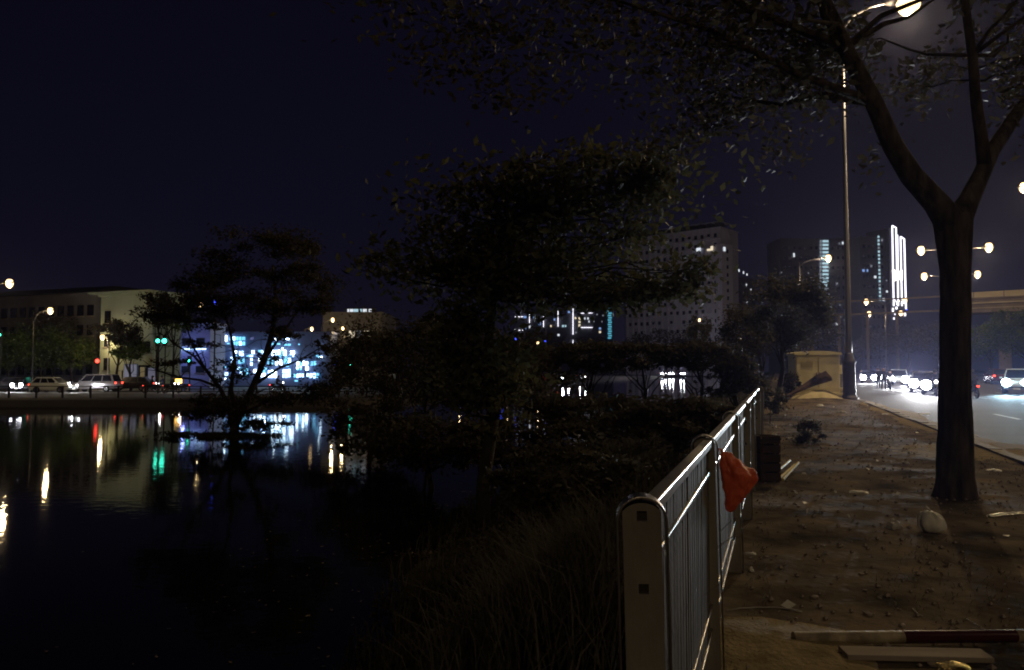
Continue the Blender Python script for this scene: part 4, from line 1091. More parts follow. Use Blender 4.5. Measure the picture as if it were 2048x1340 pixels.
def skin_body(name, verts, edges, radii, m, parent):
    me = bpy.data.meshes.new(name); me.from_pydata(verts, edges, []); me.materials.append(m)
    o = bpy.data.objects.new(name, me); C.objects.link(o); o.parent = parent
    md = o.modifiers.new('skin', 'SKIN'); sl_ = me.skin_vertices
    if not sl_:
        bm = bmesh.new(); bm.from_mesh(me); bm.verts.layers.skin.verify(); bm.to_mesh(me); bm.free()
    for i, r_ in enumerate(radii):
        me.skin_vertices[0].data[i].radius = (r_, r_)
    me.skin_vertices[0].data[0].use_root = True
    o.modifiers.new('sub', 'SUBSURF').render_levels = 1
    o.modifiers['sub'].levels = 1
    return o
def person(loc, rz, label, pose='stand', cloth='cloth_dark', group=None, cat='person', helmet=False):
    root = empty('person', loc, rz); tag(root, label, cat, group)
    if pose == 'stand':
        V = [(0, 0, .95), (0, .0, 1.15), (0, 0, 1.38), (0, .01, 1.5), (0, .03, 1.62), (0, .02, 1.70),
             (-.1, 0, .90), (-.11, .03, .50), (-.11, -.02, .09), (-.11, .12, .04), (.1, 0, .90), (.12, -.05, .5), (.13, -.14, .1), (.13, -.0, .04),
             (-.19, 0, 1.40), (-.24, -.02, 1.12), (-.24, .08, .88), (-.24, .13, .80), (.19, 0, 1.40), (.25, -.03, 1.12), (.24, .06, .88), (.24, .11, .80)]
    else:
        V = [(0, -.12, .82), (0, -.12, 1.0), (0, -.05, 1.24), (0, -.01, 1.36), (0, .03, 1.48), (0, .03, 1.56),
             (-.12, -.06, .80), (-.2, .32, .74), (-.19, .22, .34), (-.19, .34, .30), (.12, -.06, .80), (.2, .32, .74), (.19, .22, .34), (.19, .34, .30),
             (-.19, -.03, 1.26), (-.29, .12, 1.04), (-.28, .36, 1.02), (-.27, .42, 1.02), (.19, -.03, 1.26), (.29, .12, 1.04), (.28, .36, 1.02), (.27, .42, 1.02)]
    Ed = [(0, 1), (1, 2), (2, 3), (3, 4), (4, 5), (0, 6), (6, 7), (7, 8), (8, 9), (0, 10), (10, 11), (11, 12), (12, 13), (2, 14), (14, 15), (15, 16), (16, 17), (2, 18), (18, 19), (19, 20), (20, 21)]
    Rd = [.14, .14, .15, .06, .10, .085, .10, .07, .045, .04, .10, .07, .045, .04, .07, .05, .04, .035, .07, .05, .04, .035]
    skin_body('body', V, Ed, Rd, M[cloth], root)
    hx = V[4]
    MB().lathe([(.03, -.13), (.08, -.1), (.1, -.03), (.105, .04), (.09, .1), (.04, .14)], (hx[0], hx[1] + .01, hx[2]), 12).build('head', M['skin'], root, smooth=True)
    if helmet:
        MB().lathe([(.13, -.02), (.14, .04), (.125, .12), (.08, .17), (.02, .19)], (hx[0], hx[1], hx[2]), 12).build('helmet', M['black'], root, smooth=True)
    else:
        MB().lathe([(.108, .02), (.115, .06), (.10, .13), (.05, .165)], (hx[0], hx[1] - .02, hx[2]), 12).build('hair', M['black'], root, smooth=True)
    return root
def bike(loc, rz, label, group, paint='car_dark', light='head_small', power=0, lit=True):
    root = empty('motorbike', loc, rz); tag(root, label, 'motorbike', group)
    for y_ in (-.62, .62):
        wh = MB(); ring = [(0, y_ + .26 * math.cos(2 * math.pi * k / 16), .29 + .26 * math.sin(2 * math.pi * k / 16)) for k in range(17)]
        wh.tube(ring, .045, 6, False); w_o = wh.build('wheel', M['rubber'], root)
        MB().disc((0, y_, .29), .17, 'X', .03, 12).build('rim', M['chrome'], w_o)
    s_ = MB(); s_.tube([(0, -.75, .72), (0, -.45, .66), (0, -.1, .50), (0, .2, .42), (0, .42, .70), (0, .46, .95)], [.08, .14, .13, .10, .09, .06], 8)
    s_.tube([(0, .62, .29), (0, .5, .65), (0, .45, .98)], .035, 6); s_.tube([(0, -.62, .29), (0, -.4, .45), (0, -.1, .45)], .05, 6)
    s_.box((0, .50, .62), (.34, .05, .45)); s_.box((0, .68, .60), (.12, .3, .03))
    s_.build('frame', M[paint], root, smooth=True)
    MB().box((0, -.3, .78), (.24, .75, .09)).build('seat', M['rubber'], root, bevel=.03)
    MB().tube([(-.33, .36, 1.02), (-.2, .45, 1.0), (.2, .45, 1.0), (.33, .36, 1.02)], .018, 6).build('handlebar', M['chrome'], root)
    if lit: MB().disc((0, .56, .90), .10, 'Y', .05, 12).build('headlight', E[light], root)
    MB().box((0, -.82, .7), (.14, .04, .08)).build('tail_light', E['tail'], root)
    if power: point('headlight_beam', (0, .75, .9), power, (1, .95, .9), .06, root)
    return root
TW = ALONG + math.pi                          # facing the camera along the road
G_R = 'cars on the near carriageway'; G_B = 'motorbikes on the near carriageway'
def on_road(px, D): p_ = at(px, 740, D); p_.z = ROADZ + .005; return p_
car(on_road(1846, 55), TW - .16, M['car_silver'], 'silver car with dazzling headlights just left of the big trunk', G_R, power=3200, hs=2.4, beam=1.5, lights='head')
car(on_road(1796, 68), TW - .14, M['car_white'], 'white car with glaring headlights behind the first one', G_R, power=2600, hs=2.4, beam=1.5, kind='suv', H=1.65)
car(on_road(1737, 92), TW - .1, M['car_dark'], 'dark car with bright headlights farthest along the verge', G_R, power=2200, hs=2.4, beam=1.5)
car(on_road(1762, 120), TW - .1, M['car_silver'], 'far silver car whose lights show between the walkers', G_R, power=1200, hs=2.4, beam=1.5)
car(on_road(1874, 50), TW - .2, M['car_dark'], 'dark car with glaring headlights half hidden behind the big trunk', G_R, power=3000, hs=2.4, beam=1.5)
car(on_road(1822, 78), TW - .14, M['car_dark'], 'dark car with glaring headlights seen between two nearer cars', G_R, power=2200, hs=2.2, beam=1.5)
car(on_road(1772, 100), TW - .14, M['car_dark'], 'small dark car with headlights lined up behind the white one', G_R, power=1500, hs=2.2, beam=1.5)
car(on_road(2036, 52), TW - .3, M['car_white'], 'pale car with bluish glaring headlights at the right edge', G_R, power=2800, lcol=(.5, .8, 1), hs=2.1, beam=1.5, lights='head_cyan', kind='suv', H=1.7)
car(on_road(1992, 88), ALONG, M['car_red'], 'dark red car seen from behind with glowing tail lights', G_R, kind='suv', H=1.7, W=1.8)
for (px, D, lb, pw) in ((1722, 100, 'motorbike with a lamp lit beside the pedestal of the tall lamp', 60), (1870, 47, 'motorbike half hidden by the left side of the trunk', 0), (1780, 62, 'motorbike between the two glaring cars', 60)):
    p_ = on_road(px, D); bike(p_, TW - .1, lb, G_B, power=pw)
    person(p_ + Vector((0, 0, 0)), TW - .1, 'helmeted rider sitting on the ' + lb.split(' with')[0].split(' half')[0].split(' between')[0] + {1722: ' nearest the tall lamp pedestal', 1870: ' cut by the trunk edge', 1780: ' between two glaring cars'}[px], 'ride', 'cloth_dark', 'riders on the near carriageway', helmet=True)
p_ = on_road(1945, 43.7); bike(p_, ALONG + .1, 'dark motorbike riding away just right of the big trunk', G_B, lit=False)
person(p_, ALONG + .1, 'dark clothed helmeted rider just right of the big trunk', 'ride', 'cloth_dark', 'riders on the near carriageway', helmet=True)
person(on_road(1767, 60), TW, 'dark silhouette of a person walking left of the glaring cars', 'stand', 'cloth_blue', 'people walking by the road')
person(on_road(1756, 66), TW - .5, 'second dark silhouette standing by the roadside, the more distant one', 'stand', 'cloth_dark', 'people walking by the road')
# far bank traffic
G_Q = 'cars on the far bank road'
def on_far(px, D): p_ = at(px, 740, D); p_.z = FZ + .01; return p_
car(on_far(108, 73), -math.pi / 2, M['car_white'], 'pale hatchback side on behind the quay railing', G_Q, L=3.9, lights='head_small', power=60)
car(on_far(192, 76), math.pi / 2, M['car_silver'], 'silver people carrier behind the pale hatchback', G_Q, L=4.7, H=1.75, kind='suv', lights='head', power=80)
car(on_far(72, 77), math.pi * .9, M['car_dark'], 'dark car with two tall bright lights left of the hatchback', G_Q, lights='head', power=90, hs=1.5)
car(on_far(16, 78), math.pi * .8, M['car_dark'], 'dark car with one bright light at the left edge', G_Q, lights='head', power=90, hs=1.2)
car(on_far(262, 79), math.pi / 2 + .2, M['car_dark'], 'dark low car below the pale light boxes', G_Q, lights='head_small', power=50)
for i, (px, D, lb) in enumerate(((305, 72, 'far bank motorbike under the blue wall left end'), (325, 75, 'far bank motorbike second from the blue wall left end'), (345, 71, 'far bank motorbike below the green sign'), (362, 74, 'far bank motorbike beside the orange light'), (556, 76, 'far bank motorbike before the bright shop'))):
    p_ = on_far(px, D); bike(p_, (math.pi / 2 if i % 2 else -math.pi / 2) + .7, lb, 'motorbikes on the far bank road', power=25 if i != 1 else 0)
    person(p_, (math.pi / 2 if i % 2 else -math.pi / 2) + .7, 'rider on the ' + lb, 'ride', ['cloth_dark', 'cloth_blue'][i % 2], 'riders on the far bank road', helmet=True)
car(on_far(1130, 150), math.pi, M['car_dark'], 'far car with violet white headlight below the lit high rises', G_Q, lights='head', power=150, lcol=(.8, .75, 1), hs=1.5)
car(on_far(1163, 165), math.pi, M['car_dark'], 'small far car right of the violet headlight', G_Q, lights='head_small', power=40)
car(on_far(1092, 140), math.pi / 2, M['car_red'], 'far reddish car with dim lights above the dark bush', G_Q, lights='head_small')
p2 = on_far(1325, 262); car(p2, math.pi, M['car_white'], 'far white car with doubled bright lights over the distant water', G_Q, lights='head', power=300, hs=1.8)
p2 = on_far(1340, 270); car(p2, math.pi, M['car_dark'], 'far dark car beside the white one over the distant water', G_Q, lights='head', power=300, hs=1.8)
p2 = on_far(1362, 275); car(p2, math.pi, M['car_dark'], 'rightmost far car over the distant water', G_Q, lights='head', power=250, hs=1.8)

# ---------------------------------------------------------------- signals, small signs
def signal(px, py, D, e_, label, cat='traffic light', r=.16, base=FZ, name='traffic_light'):
    p_ = at(px, py, D); root = empty(name, (p_.x, p_.y, base)); tag(root, label, cat, 'traffic lights on the far bank')
    h = p_.z - base
    MB().lathe([(.07, 0), (.05, h + .3)], n=8).build('pole', M['steel_dark'], root)
    MB().box((0, -.12, h), (.36, .2, 1.0)).build('housing', M['black'], root)
    MB().disc((0, -.25, h), r * 1.05, 'Y', .06, 14).build('lit_lens', e_, root)
    return root
signal(318, 682, 71, E['green'], 'green light left one of the pair before the blue wall', r=.16)
signal(331, 682, 71, E['green'], 'green light right one of the pair before the blue wall', r=.2)
signal(197, 722, 83, E['red'], 'red traffic light beside the pale lamp pole', r=.2)
signal(380, 722, 75, E['green'], 'small lower green light among the tree branches', r=.11)
signal(2, 670, 80, E['green'], 'green traffic light at the left border', r=.12)
signal(702, 732, 90, E['green'], 'green light seen through the bush right of the shops', r=.2)
def neon(px, py, D, w_, h_, e_, label, base=FZ):
    p_ = at(px, py, D); root = empty('lit_sign', (p_.x, p_.y, base)); tag(root, label, 'sign', 'small lit signs on the far bank')
    h = p_.z - base
    MB().box((0, .12, h / 2), (.12, .12, h)).build('pole', M['steel_dark'], root)
    MB().box((0, 0, h), (w_ + .1, .12, h_ + .1)).build('sign_box', M['black'], root)
    MB().box((0, -.09, h), (w_, .05, h_)).build('sign_face', e_, root)
neon(430, 605, 80, .28, .5, E['neon_b'], 'blue sign high in the riverside tree')
neon(950, 669, 130, .5, .7, E['neon_b'], 'blue sign right of the orange light')
neon(1030, 677, 170, .6, .6, E['neon_b'], 'blue sign right of the pale far lamp')
neon(933, 671, 130, .8, .6, E['orange'], 'orange sign left of the blue one over the bushes')
neon(672, 726, 95, .5, .5, E['neon_b'], 'blue sign at the right end of the shops')
neon(1003, 710, 150, .6, .4, E['neon_b'], 'faint low blue sign over the wide bush')
neon(1090, 683, 200, .5, .5, E['neon_b'], 'tiny blue sign right of the far warm lamp')
neon(358, 762, 72, .6, .4, E['orange'], 'orange lit sign low beside the far bank motorbikes')
neon(870, 675, 140, .6, .6, E['win_w'], 'pale sign left of the orange one over the bushes')
neon(790, 673, 130, .35, .35, E['win_w'], 'tiny white sign above the tall round bush')

# ---------------------------------------------------------------- buildings
def building(name, D, px0, px1, pytop, label, wall, depth=14, base=FZ, cat='building', D1=None, parapet=.6, roofm=None):
    """slab whose front runs between two photo columns; returns root, corners, front axes"""
    a = at(px0, 700, D); b_ = at(px1, 700, D1 or D); a.z = b_.z = base
    top = at(px0, pytop, D).z
    root = empty(name, a); tag(root, label, cat)
    ex = (b_ - a); L = ex.length; ex.normalize(); ny = Vector((-ex.y, ex.x, 0))   # away from the camera
    rz = math.atan2(ex.y, ex.x); root.rotation_euler = (0, 0, rz)
    H = top - base
    MB().box((L / 2, depth / 2, H / 2), (L, depth, H)).build('wall', wall, root)
    if parapet:
        s_ = MB()
        s_.box((L / 2, -.12, H + .15), (L + .5, .25, .3)); s_.box((L / 2, depth + .12, H + .15), (L + .5, .25, .3))
        s_.box((-.12, depth / 2, H + .15), (.25, depth, .3)); s_.box((L + .12, depth / 2, H + .15), (.25, depth, .3))
        s_.build('roof_edge', roofm or wall, root)
    return root, L, H
def windows(root, x0, x1, z0, z1, nx, nz, w_, h_, m, name='window', lit=None, skip=0, y=-.03, frame=None, face='front', L=0, rng=None):
    me = MB().box((0, 0, 0), (w_, .12, h_)).mesh(name); me.materials.append(m)
    fr_ = None
    if frame:
        fr_ = MB().box((0, 0, -h_ / 2 - .08), (w_ + .25, .3, .14)).mesh('sill'); fr_.materials.append(frame)
    made = {}
    for i in range(nx):
        for j in range(nz):
            if rng and rng.random() < skip: continue
            x = x0 + (x1 - x0) * (i + .5) / nx; z = z0 + (z1 - z0) * (j + .5) / nz
            em = lit(i, j) if lit else None
            if em:
                if em.name not in made:
                    q = me.copy(); q.materials.clear(); q.materials.append(em); made[em.name] = q
                o = link(name, made[em.name], root)
            else:
                o = link(name, me, root)
            o.location = (x, y, z) if face == 'front' else (L - y if face == 'right' else y, x, z)
            if face != 'front': o.rotation_euler = (0, 0, math.pi / 2)
            if fr_: link('sill', fr_, o)
# left long grey building
r0, L, H = building('long_building', 98, -60, 196, 602, 'long grey four storey building behind the left trees', M['wallgrey'], D1=90)
windows(r0, .5, L - .5, 1.0, H - .6, 13, 4, 1.0, 1.3, M['darkglass'], frame=M['kerb'])
MB().add([(-1, -1, H + .3), (L + .3, -1, H + .3), (L + .3, 14, H + .3), (-1, 14, H + .3), (1, 4, H + 1.6), (L - 2, 4, H + 1.6), (L - 2, 9, H + 1.6), (1, 9, H + 1.6)],
         [(0, 1, 5, 4), (1, 2, 6, 5), (2, 3, 7, 6), (3, 0, 4, 7), (4, 5, 6, 7), (0, 3, 2, 1)]).build('roof', M['roof'], r0)
# cream corner building
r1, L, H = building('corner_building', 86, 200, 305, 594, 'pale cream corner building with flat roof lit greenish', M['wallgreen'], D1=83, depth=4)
MB().box((L / 2 - .4, 1.8, H + .38), (L + 1.4, 5.4, .16)).build('roof', M['wallgreen'], r1)
windows(r1, .3, 2.0, 1.5, H - 1.0, 1, 3, .9, 1.4, M['darkglass'], frame=M['kerb'])
windows(r1, 4.2, L - .3, .8, H - 4.5, 3, 2, 1.1, 1.2, M['darkglass'], frame=M['kerb'])
# ground floor light boxes
for i, (px, w_, h_, D, e_, lb) in enumerate(((262, 1.35, 1.9, 81, E['box'], 'pale bluish light box panel under the cream building, the wider left one'), (305, .8, 1.5, 81.5, E['box'], 'slim bluish light box panel right of the wide one'), (241, .35, 1.2, 81, E['box_y'], 'narrow yellow lit panel left of the wide light box'),
                                             (286, .45, 1.6, 81, E['box_y'], 'yellow lit panel between the two pale light boxes'), (222, .6, .8, 80, E['box'], 'small bluish light box nearest the pale lamp pole'))):
    p_ = at(px, 743, D); root = empty('light_box', (p_.x, D, FZ)); tag(root, lb, 'light box', 'lit panels under the cream building')
    MB().box((0, 0, .9 + h_ / 2), (w_ + .12, .2, h_ + .12)).build('box_frame', M['black'], root)
    MB().box((0, -.13, .9 + h_ / 2), (w_, .06, h_)).build('lit_face', e_, root)
    MB().box((0, 0, .42), (.15, .15, .84)).build('foot', M['black'], root)
# blue washed white building
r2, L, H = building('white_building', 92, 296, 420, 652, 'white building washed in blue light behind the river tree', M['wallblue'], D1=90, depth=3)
windows(r2, .4, L - .3, .6, H - .3, 4, 2, 1.1, .8, M['darkglass'], frame=M['kerb'])
MB().box((L * .5, -.2, H * .62), (L * .9, .12, .14)).build('light_strip', E['shop'], r2)
point('wall_light', (L * .3, -2.4, H * .45), 110, (.25, .3, 1), .2, r2)
point('wall_light', (L * .8, -2.4, H * .55), 110, (.25, .3, 1), .2, r2)
# bright shop
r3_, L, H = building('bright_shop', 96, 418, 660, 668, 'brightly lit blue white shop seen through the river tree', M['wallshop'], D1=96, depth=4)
def panel(r, D, px0, px1, py0, py1, e_, nm, origin):
    if px1 - px0 > 9 and nm != 'pillar':
        n_ = int((px1 - px0) / 5.5); rw = max(1, int((py1 - py0) / 8)); alt = [e_, E['shop'], e_, E['shop_cyan'], E['shop_blue']]
        for i_ in range(n_):
            for j_ in range(rw):
                w_ = (px1 - px0) / n_; h_ = (py1 - py0) / rw; pr_r = random.Random(int(px0 * 7 + py0 + i_ * 13 + j_))
                a = px0 + w_ * i_; b_ = py0 + h_ * j_
                panel(r, D, a + .5, a + w_ * pr_r.uniform(.7, .95), b_ + pr_r.uniform(0, 1), b_ + h_ - pr_r.uniform(.6, 2), pr_r.choice(alt), nm, origin)
        return None
    a = at(px0, py1, D); b_ = at(px1, py0, D); o = MB().box(((a.x + b_.x) / 2 - origin.x, -.25 if nm != 'frame' else -.1, (a.z + b_.z) / 2 - origin.z), (b_.x - a.x, .12, b_.z - a.z)).build(nm, e_, r); return o
og = Vector(r3_.location)
for (x0, x1, y0, y1, ee) in ((422, 456, 671, 684, 'shop_hot'), (460, 492, 673, 692, 'shop_cyan'), (425, 440, 686, 694, 'shop'), (466, 476, 701, 708, 'shop_hot'), (480, 488, 702, 712, 'shop'), (505, 530, 700, 709, 'shop_hot'), (545, 574, 700, 712, 'shop_hot'), (582, 590, 702, 710, 'shop_hot')):
    panel(r3_, 96, x0, x1, y0, y1, E[ee], 'sign_panel', og)
k = 0
for (x0, x1, y0, y1, ee) in ((462, 475, 714, 730, 'shop'), (478, 492, 716, 728, 'shop_cyan'), (495, 508, 716, 732, 'shop'), (511, 532, 716, 727, 'shop_hot'), (536, 548, 716, 730, 'shop'), (552, 566, 719, 731, 'shop_hot'), (569, 584, 716, 730, 'shop_cyan'), (594, 618, 722, 742, 'shop_hot'), (622, 640, 722, 732, 'shop_cyan'),
                             (475, 486, 734, 752, 'shop'), (489, 499, 736, 752, 'shop_cyan'), (502, 533, 738, 755, 'shop_hot'), (537, 562, 740, 756, 'shop_hot'), (565, 582, 738, 756, 'shop'), (588, 610, 747, 756, 'shop_hot'), (614, 640, 746, 757, 'shop'), (444, 458, 736, 752, 'shop_cyan'), (428, 440, 738, 756, 'shop_blue')):
    panel(r3_, 96, x0, x1, y0, y1, E[ee], 'lit_window', og)
fr_r = random.Random(77)
for i in range(46):
    x_ = fr_r.uniform(424, 646); y_ = fr_r.choice([676, 688, 697, 711, 713, 733, 734, 758]) + fr_r.uniform(-2, 2); w_ = fr_r.uniform(2, 7); h_ = fr_r.uniform(1.5, 4)
    panel(r3_, 96, x_, x_ + w_, y_, y_ + h_, E[fr_r.choice(['shop_hot', 'shop_cyan', 'shop', 'shop_cyan', 'shop_blue'])], 'lit_panel', og).location.y = -.12 - i * .004
for x_ in (509, 534, 550, 567, 587, 612): panel(r3_, 96, x_ - .6, x_ + .6, 712, 757, M['black'], 'pillar', og).location.y = -.2
point('forecourt_light', (L * .55, -4, 3.2), 160, (.6, .8, 1), .2, r3_)
# building with rooftop sign
r4, L, H = building('flat_roof_building', 112, 645, 762, 628, 'low dark building with a lit rooftop sign', M['wallgrey'], D1=112)
og = Vector(r4.location)
sgn = MB().box((5.4, 1, H + .5), (4.6, .2, .9)).build('rooftop_sign', M['black'], r4)
for (x_, w_, e_) in ((3.6, .3, 'win_w'), (4.1, .5, 'win_w'), (4.75, .7, 'balc'), (5.5, .3, 'balc'), (6.1, .6, 'win_w'), (6.9, .4, 'win_w')):
    MB().box((x_, .85, H + .5), (w_, .06, .62)).build('lit_letter_block', E[e_], sgn)
windows(r4, .5, L - .5, .8, H - .8, 7, 2, .8, 1.0, M['darkglass'], lit=lambda i, j: E['win_y'] if (i, j) in ((3, 1), (5, 1)) else (E['win_dim'] if (i, j) == (4, 1) else None))
# apartment block
TB = -1.0
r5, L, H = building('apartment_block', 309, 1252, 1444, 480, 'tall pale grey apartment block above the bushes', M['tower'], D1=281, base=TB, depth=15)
rg_ = random.Random(3)
windows(r5, .8, L - .8, 1, H - 1.0, 15, 15, 1.1, 1.4, M['darkglass'], y=-.05, skip=.1, rng=random.Random(6))
for k in range(15):
    if k % 3 == 1:
        for j in range(15): MB().box((.8 + (L - 1.6) * (k + .5) / 15, -.5, 1 + (H - 2) * (j + .5) / 15 - .95), ((L - 1.6) / 15 * .85, 1.0, .9)).build('balcony', M['tower'], r5)
for o in [c for c in r5.children if c.name.startswith('window')]:
    j = (o.location.z, o.location.x)
lit_positions = [(1397, 497), (1420, 497), (1390, 496)]
for k in range(16):
    MB().box(((L - 1.6) * k / 15 + .8, -.35, H / 2), (.5, .7, H)).build('pilaster', M['tower'], r5)
for z in (H - 4.1, H + .0): MB().box((L / 2, -.5, z), (L + .6, .9, .35)).build('cornice', M['tower'], r5)
for k in range(12):
    MB().box((L * (k + .5) / 12, 3, H + 1.3), (L / 12 * .55, 4, 2.0)).build('roof_unit', M['roof'], r5)
MB().box((L / 2, 5.2, H + 2.5), (L * .98, 8, .3)).build('roof_canopy', M['tower'], r5)
og = Vector(r5.location); iv = r5.rotation_euler.z
def face_local(px, py, root, base_d, depth_off=-.4):
    """point on the front face of a block along a view ray, in the block's own axes"""
    o_ = Vector((0, 0, CAMZ)); d = (at(px, py, 10) - o_); n_ = Vector((math.sin(root.rotation_euler.z), -math.cos(root.rotation_euler.z), 0))
    pl = Vector(root.location) + n_ * (-depth_off); k = (pl - o_).dot(n_) / d.dot(n_); w_ = o_ + d * k - Vector(root.location)
    return Matrix.Rotation(-root.rotation_euler.z, 3, 'Z') @ w_
def lit_on(root, lst, depth_off=-.75, nm='lit_window'):
    for (px, py, w_, h_, ee) in lst:
        q = face_local(px, py, root, 0, depth_off); s = Vector(root.location).y / F
        MB().box(tuple(q), (w_ * s, .15, h_ * s)).build(nm, E[ee] if isinstance(ee, str) else ee, root)
lit_on(r5, [(1397, 499, 9, 6, 'win_w'), (1420, 497, 12, 8, 'win_y')])
# chamfered end wing of the block
r6, L6, H6 = building('stair_tower', 280, 1446, 1468, 488, 'narrow end wing at the right corner of the apartment block', M['tower'], D1=284, base=TB, depth=14)
MB().box((L6 / 2, 5, H6 + 2.0), (L6 * .8, 8, 4.0)).build('roof_unit', M['tower'], r6)
MB().extrude_poly([(-L6 * .45, 0), (L6 * .45, 0), (L6 * .2, 2.2), (-L6 * .2, 2.6)], 8, c=(L6 / 2, 5, H6 + 4.0)).build('gable', M['tower'], r6)
windows(r6, .3, L6 - .3, 1, H6 - 1, 1, 16, 1.1, 1.4, M['darkglass'])
lit_on(r6, [(1449, 498, 6, 8, 'win_w')], -.2)
windows(r6, 2, 11, 1, H6 - 1, 3, 14, 1.1, 1.4, M['darkglass'], face='right', L=L6, y=-.03)
# lit high rise behind it
r7, L, H = building('speckled_tower', 330, 1469, 1512, 552, 'distant tower speckled with tiny white lights right of the apartment block', M['towerdark'], D1=345, base=TB, depth=14)
lit_on(r7, [(1472, 543, 4, 5, 'win_w'), (1478, 541, 4, 5, 'win_w'), (1487, 545, 4, 5, 'win_w'), (1494, 549, 4, 4, 'win_w'), (1471, 554, 3, 4, 'win_w'), (1493, 570, 3, 5, 'win_w'), (1502, 579, 2, 3, 'win_w'), (1494, 604, 3, 4, 'win_w'), (1472, 623, 3, 4, 'win_w'), (1478, 633, 4, 3, 'red'), (1482, 638, 3, 3, 'win_w'), (1494, 632, 3, 3, 'win_w'), (1495, 639, 3, 4, 'win_w'),
            (1471, 658, 4, 6, 'win_w'), (1471, 671, 3, 5, 'win_w'), (1472, 678, 4, 5, 'win_w'), (1482, 678, 3, 3, 'win_y'), (1505, 666, 3, 4, 'win_w'), (1503, 645, 3, 3, 'win_dim')], -.3)
windows(r7, .5, L - .5, 1, H - 1, 4, 11, 1.1, 1.5, M['darkglass'])
# dark tower with light columns
r8, L, H = building('dark_tower', 372, 1562, 1722, 478, 'dark wide tower with a cyan column of lit balconies', M['towerdark'], D1=372, base=TB, depth=18)
for k in range(14): lit_on(r8, [(1651, 482.5 + 7.35 * k, 12, 4.2, 'balc' if k < 13 else 'balc_dim')], -.6, 'balcony_light')
for k in range(14): lit_on(r8, [(1641.5, 482.5 + 7.35 * k, 4, 5, 'balc_dim')], -.35, 'balcony_side')
lit_on(r8, [(1588, 510, 3, 8, 'win_w'), (1686, 486, 4, 5, 'win_w'), (1679, 487, 3, 4, 'win_dim'), (1674, 567, 4, 5, 'win_dim'), (1617, 546, 3, 3, 'win_dim'), (1627, 573, 3, 3, 'win_y'), (1620, 633, 5, 5, 'win_w'), (1640, 620, 2, 2, 'red'), (1673, 648, 4, 4, 'win_w'), (1667, 675, 4, 5, 'win_w'), (1657, 668, 2, 3, 'win_w'), (1657, 682, 2, 3, 'win_w'),
            (1707, 643, 4, 4, 'balc'), (1707, 660, 4, 4, 'balc'), (1707, 667, 3, 4, 'balc'), (1707, 619, 3, 3, 'balc_dim'), (1680, 610, 3, 3, 'win_dim'), (1681, 634, 3, 3, 'win_dim'), (1689, 640, 3, 3, 'win_dim'), (1690, 666, 2, 3, 'win_dim'), (1722, 640, 3, 4, 'win_b'), (1721, 649, 3, 3, 'win_b')], -.6)
windows(r8, 1, L - 1, 1, H - 2, 14, 13, 1.3, 1.6, M['darkglass'])
r9, L, H = building('dark_tower', 362, 1724, 1776, 474, 'narrow dark tower with a dotted line of white lights', M['towerdark'], D1=365, base=TB, depth=16)
for k in range(18): lit_on(r9, [(1757 + k * .2, 473.5 + 7.4 * k, 4, 4.2, 'balc' if k % 5 != 3 else 'balc_dim')], -.5, 'balcony_light')
lit_on(r9, [(1764, 480, 4, 5, 'win_dim'), (1742.5, 532, 4, 5, 'win_dim'), (1727, 541, 5, 5, 'win_b'), (1735, 541, 3, 5, 'win_b'), (1750.5, 554, 5, 5, 'win_w'), (1774, 583, 4, 4, 'win_w'), (1773, 561, 3, 3, 'win_dim'), (1767.5, 599, 5, 5, 'win_w')], -.5)
windows(r9, 1, L - 1, 1, H - 2, 5, 13, 1.3, 1.6, M['darkglass'])
# light strip towers
def strips(root, lst, doff=-.4):
    s = Vector(root.location).y / F
    for (x0, y0, x1, y1, w_, ee) in lst:
        a = face_local(x0, y0, root, 0, doff); b_ = face_local(x1, y1, root, 0, doff); d = b_ - a
        o = MB().box((0, 0, d.length / 2), (w_ * s, .3, d.length)).build('light_strip', E[ee], root)
        o.location = a; o.rotation_euler = d.to_track_quat('Z', 'Y').to_euler()
ra, L, H = building('strip_lit_tower', 380, 1783, 1797, 456, 'slim tall tower outlined with two white light strips, the taller one', M['towerdark'], D1=382, base=TB, depth=14, parapet=0)
strips(ra, [(1784.5, 451, 1787.5, 612, 2.6, 'strip'), (1784.5, 451, 1792.5, 456, 2.6, 'strip'), (1792.0, 456, 1794, 541, 2.6, 'strip'), (1794.6, 470, 1796.5, 612, 3.0, 'strip'), (1786, 540, 1787.5, 562, 8, 'strip_hot'), (1791, 541, 1791, 560, 9, 'strip_hot')])
lit_on(ra, [(1786, 620, 4, 8, 'strip'), (1789, 600, 5, 8, 'strip'), (1795, 606, 6, 8, 'strip'), (1793, 616, 5, 5, 'strip'), (1791, 628, 5, 4, 'strip'), (1788, 637, 3, 4, 'strip')], -.6)
rb_, L, H = building('strip_lit_tower', 384, 1799, 1812, 476, 'slim lower tower outlined with white light strips to its right', M['towerdark'], D1=386, base=TB, depth=14, parapet=0)
strips(rb_, [(1801, 473, 1804, 612, 2.6, 'strip'), (1801, 473, 1808.5, 478, 2.6, 'strip'), (1808.5, 478, 1812, 618, 2.8, 'strip'), (1801.5, 541, 1801.5, 560, 7, 'strip_hot')])
lit_on(rb_, [(1810, 628, 5, 8, 'strip'), (1813.5, 619, 3, 3, 'neon_b')], -.6)
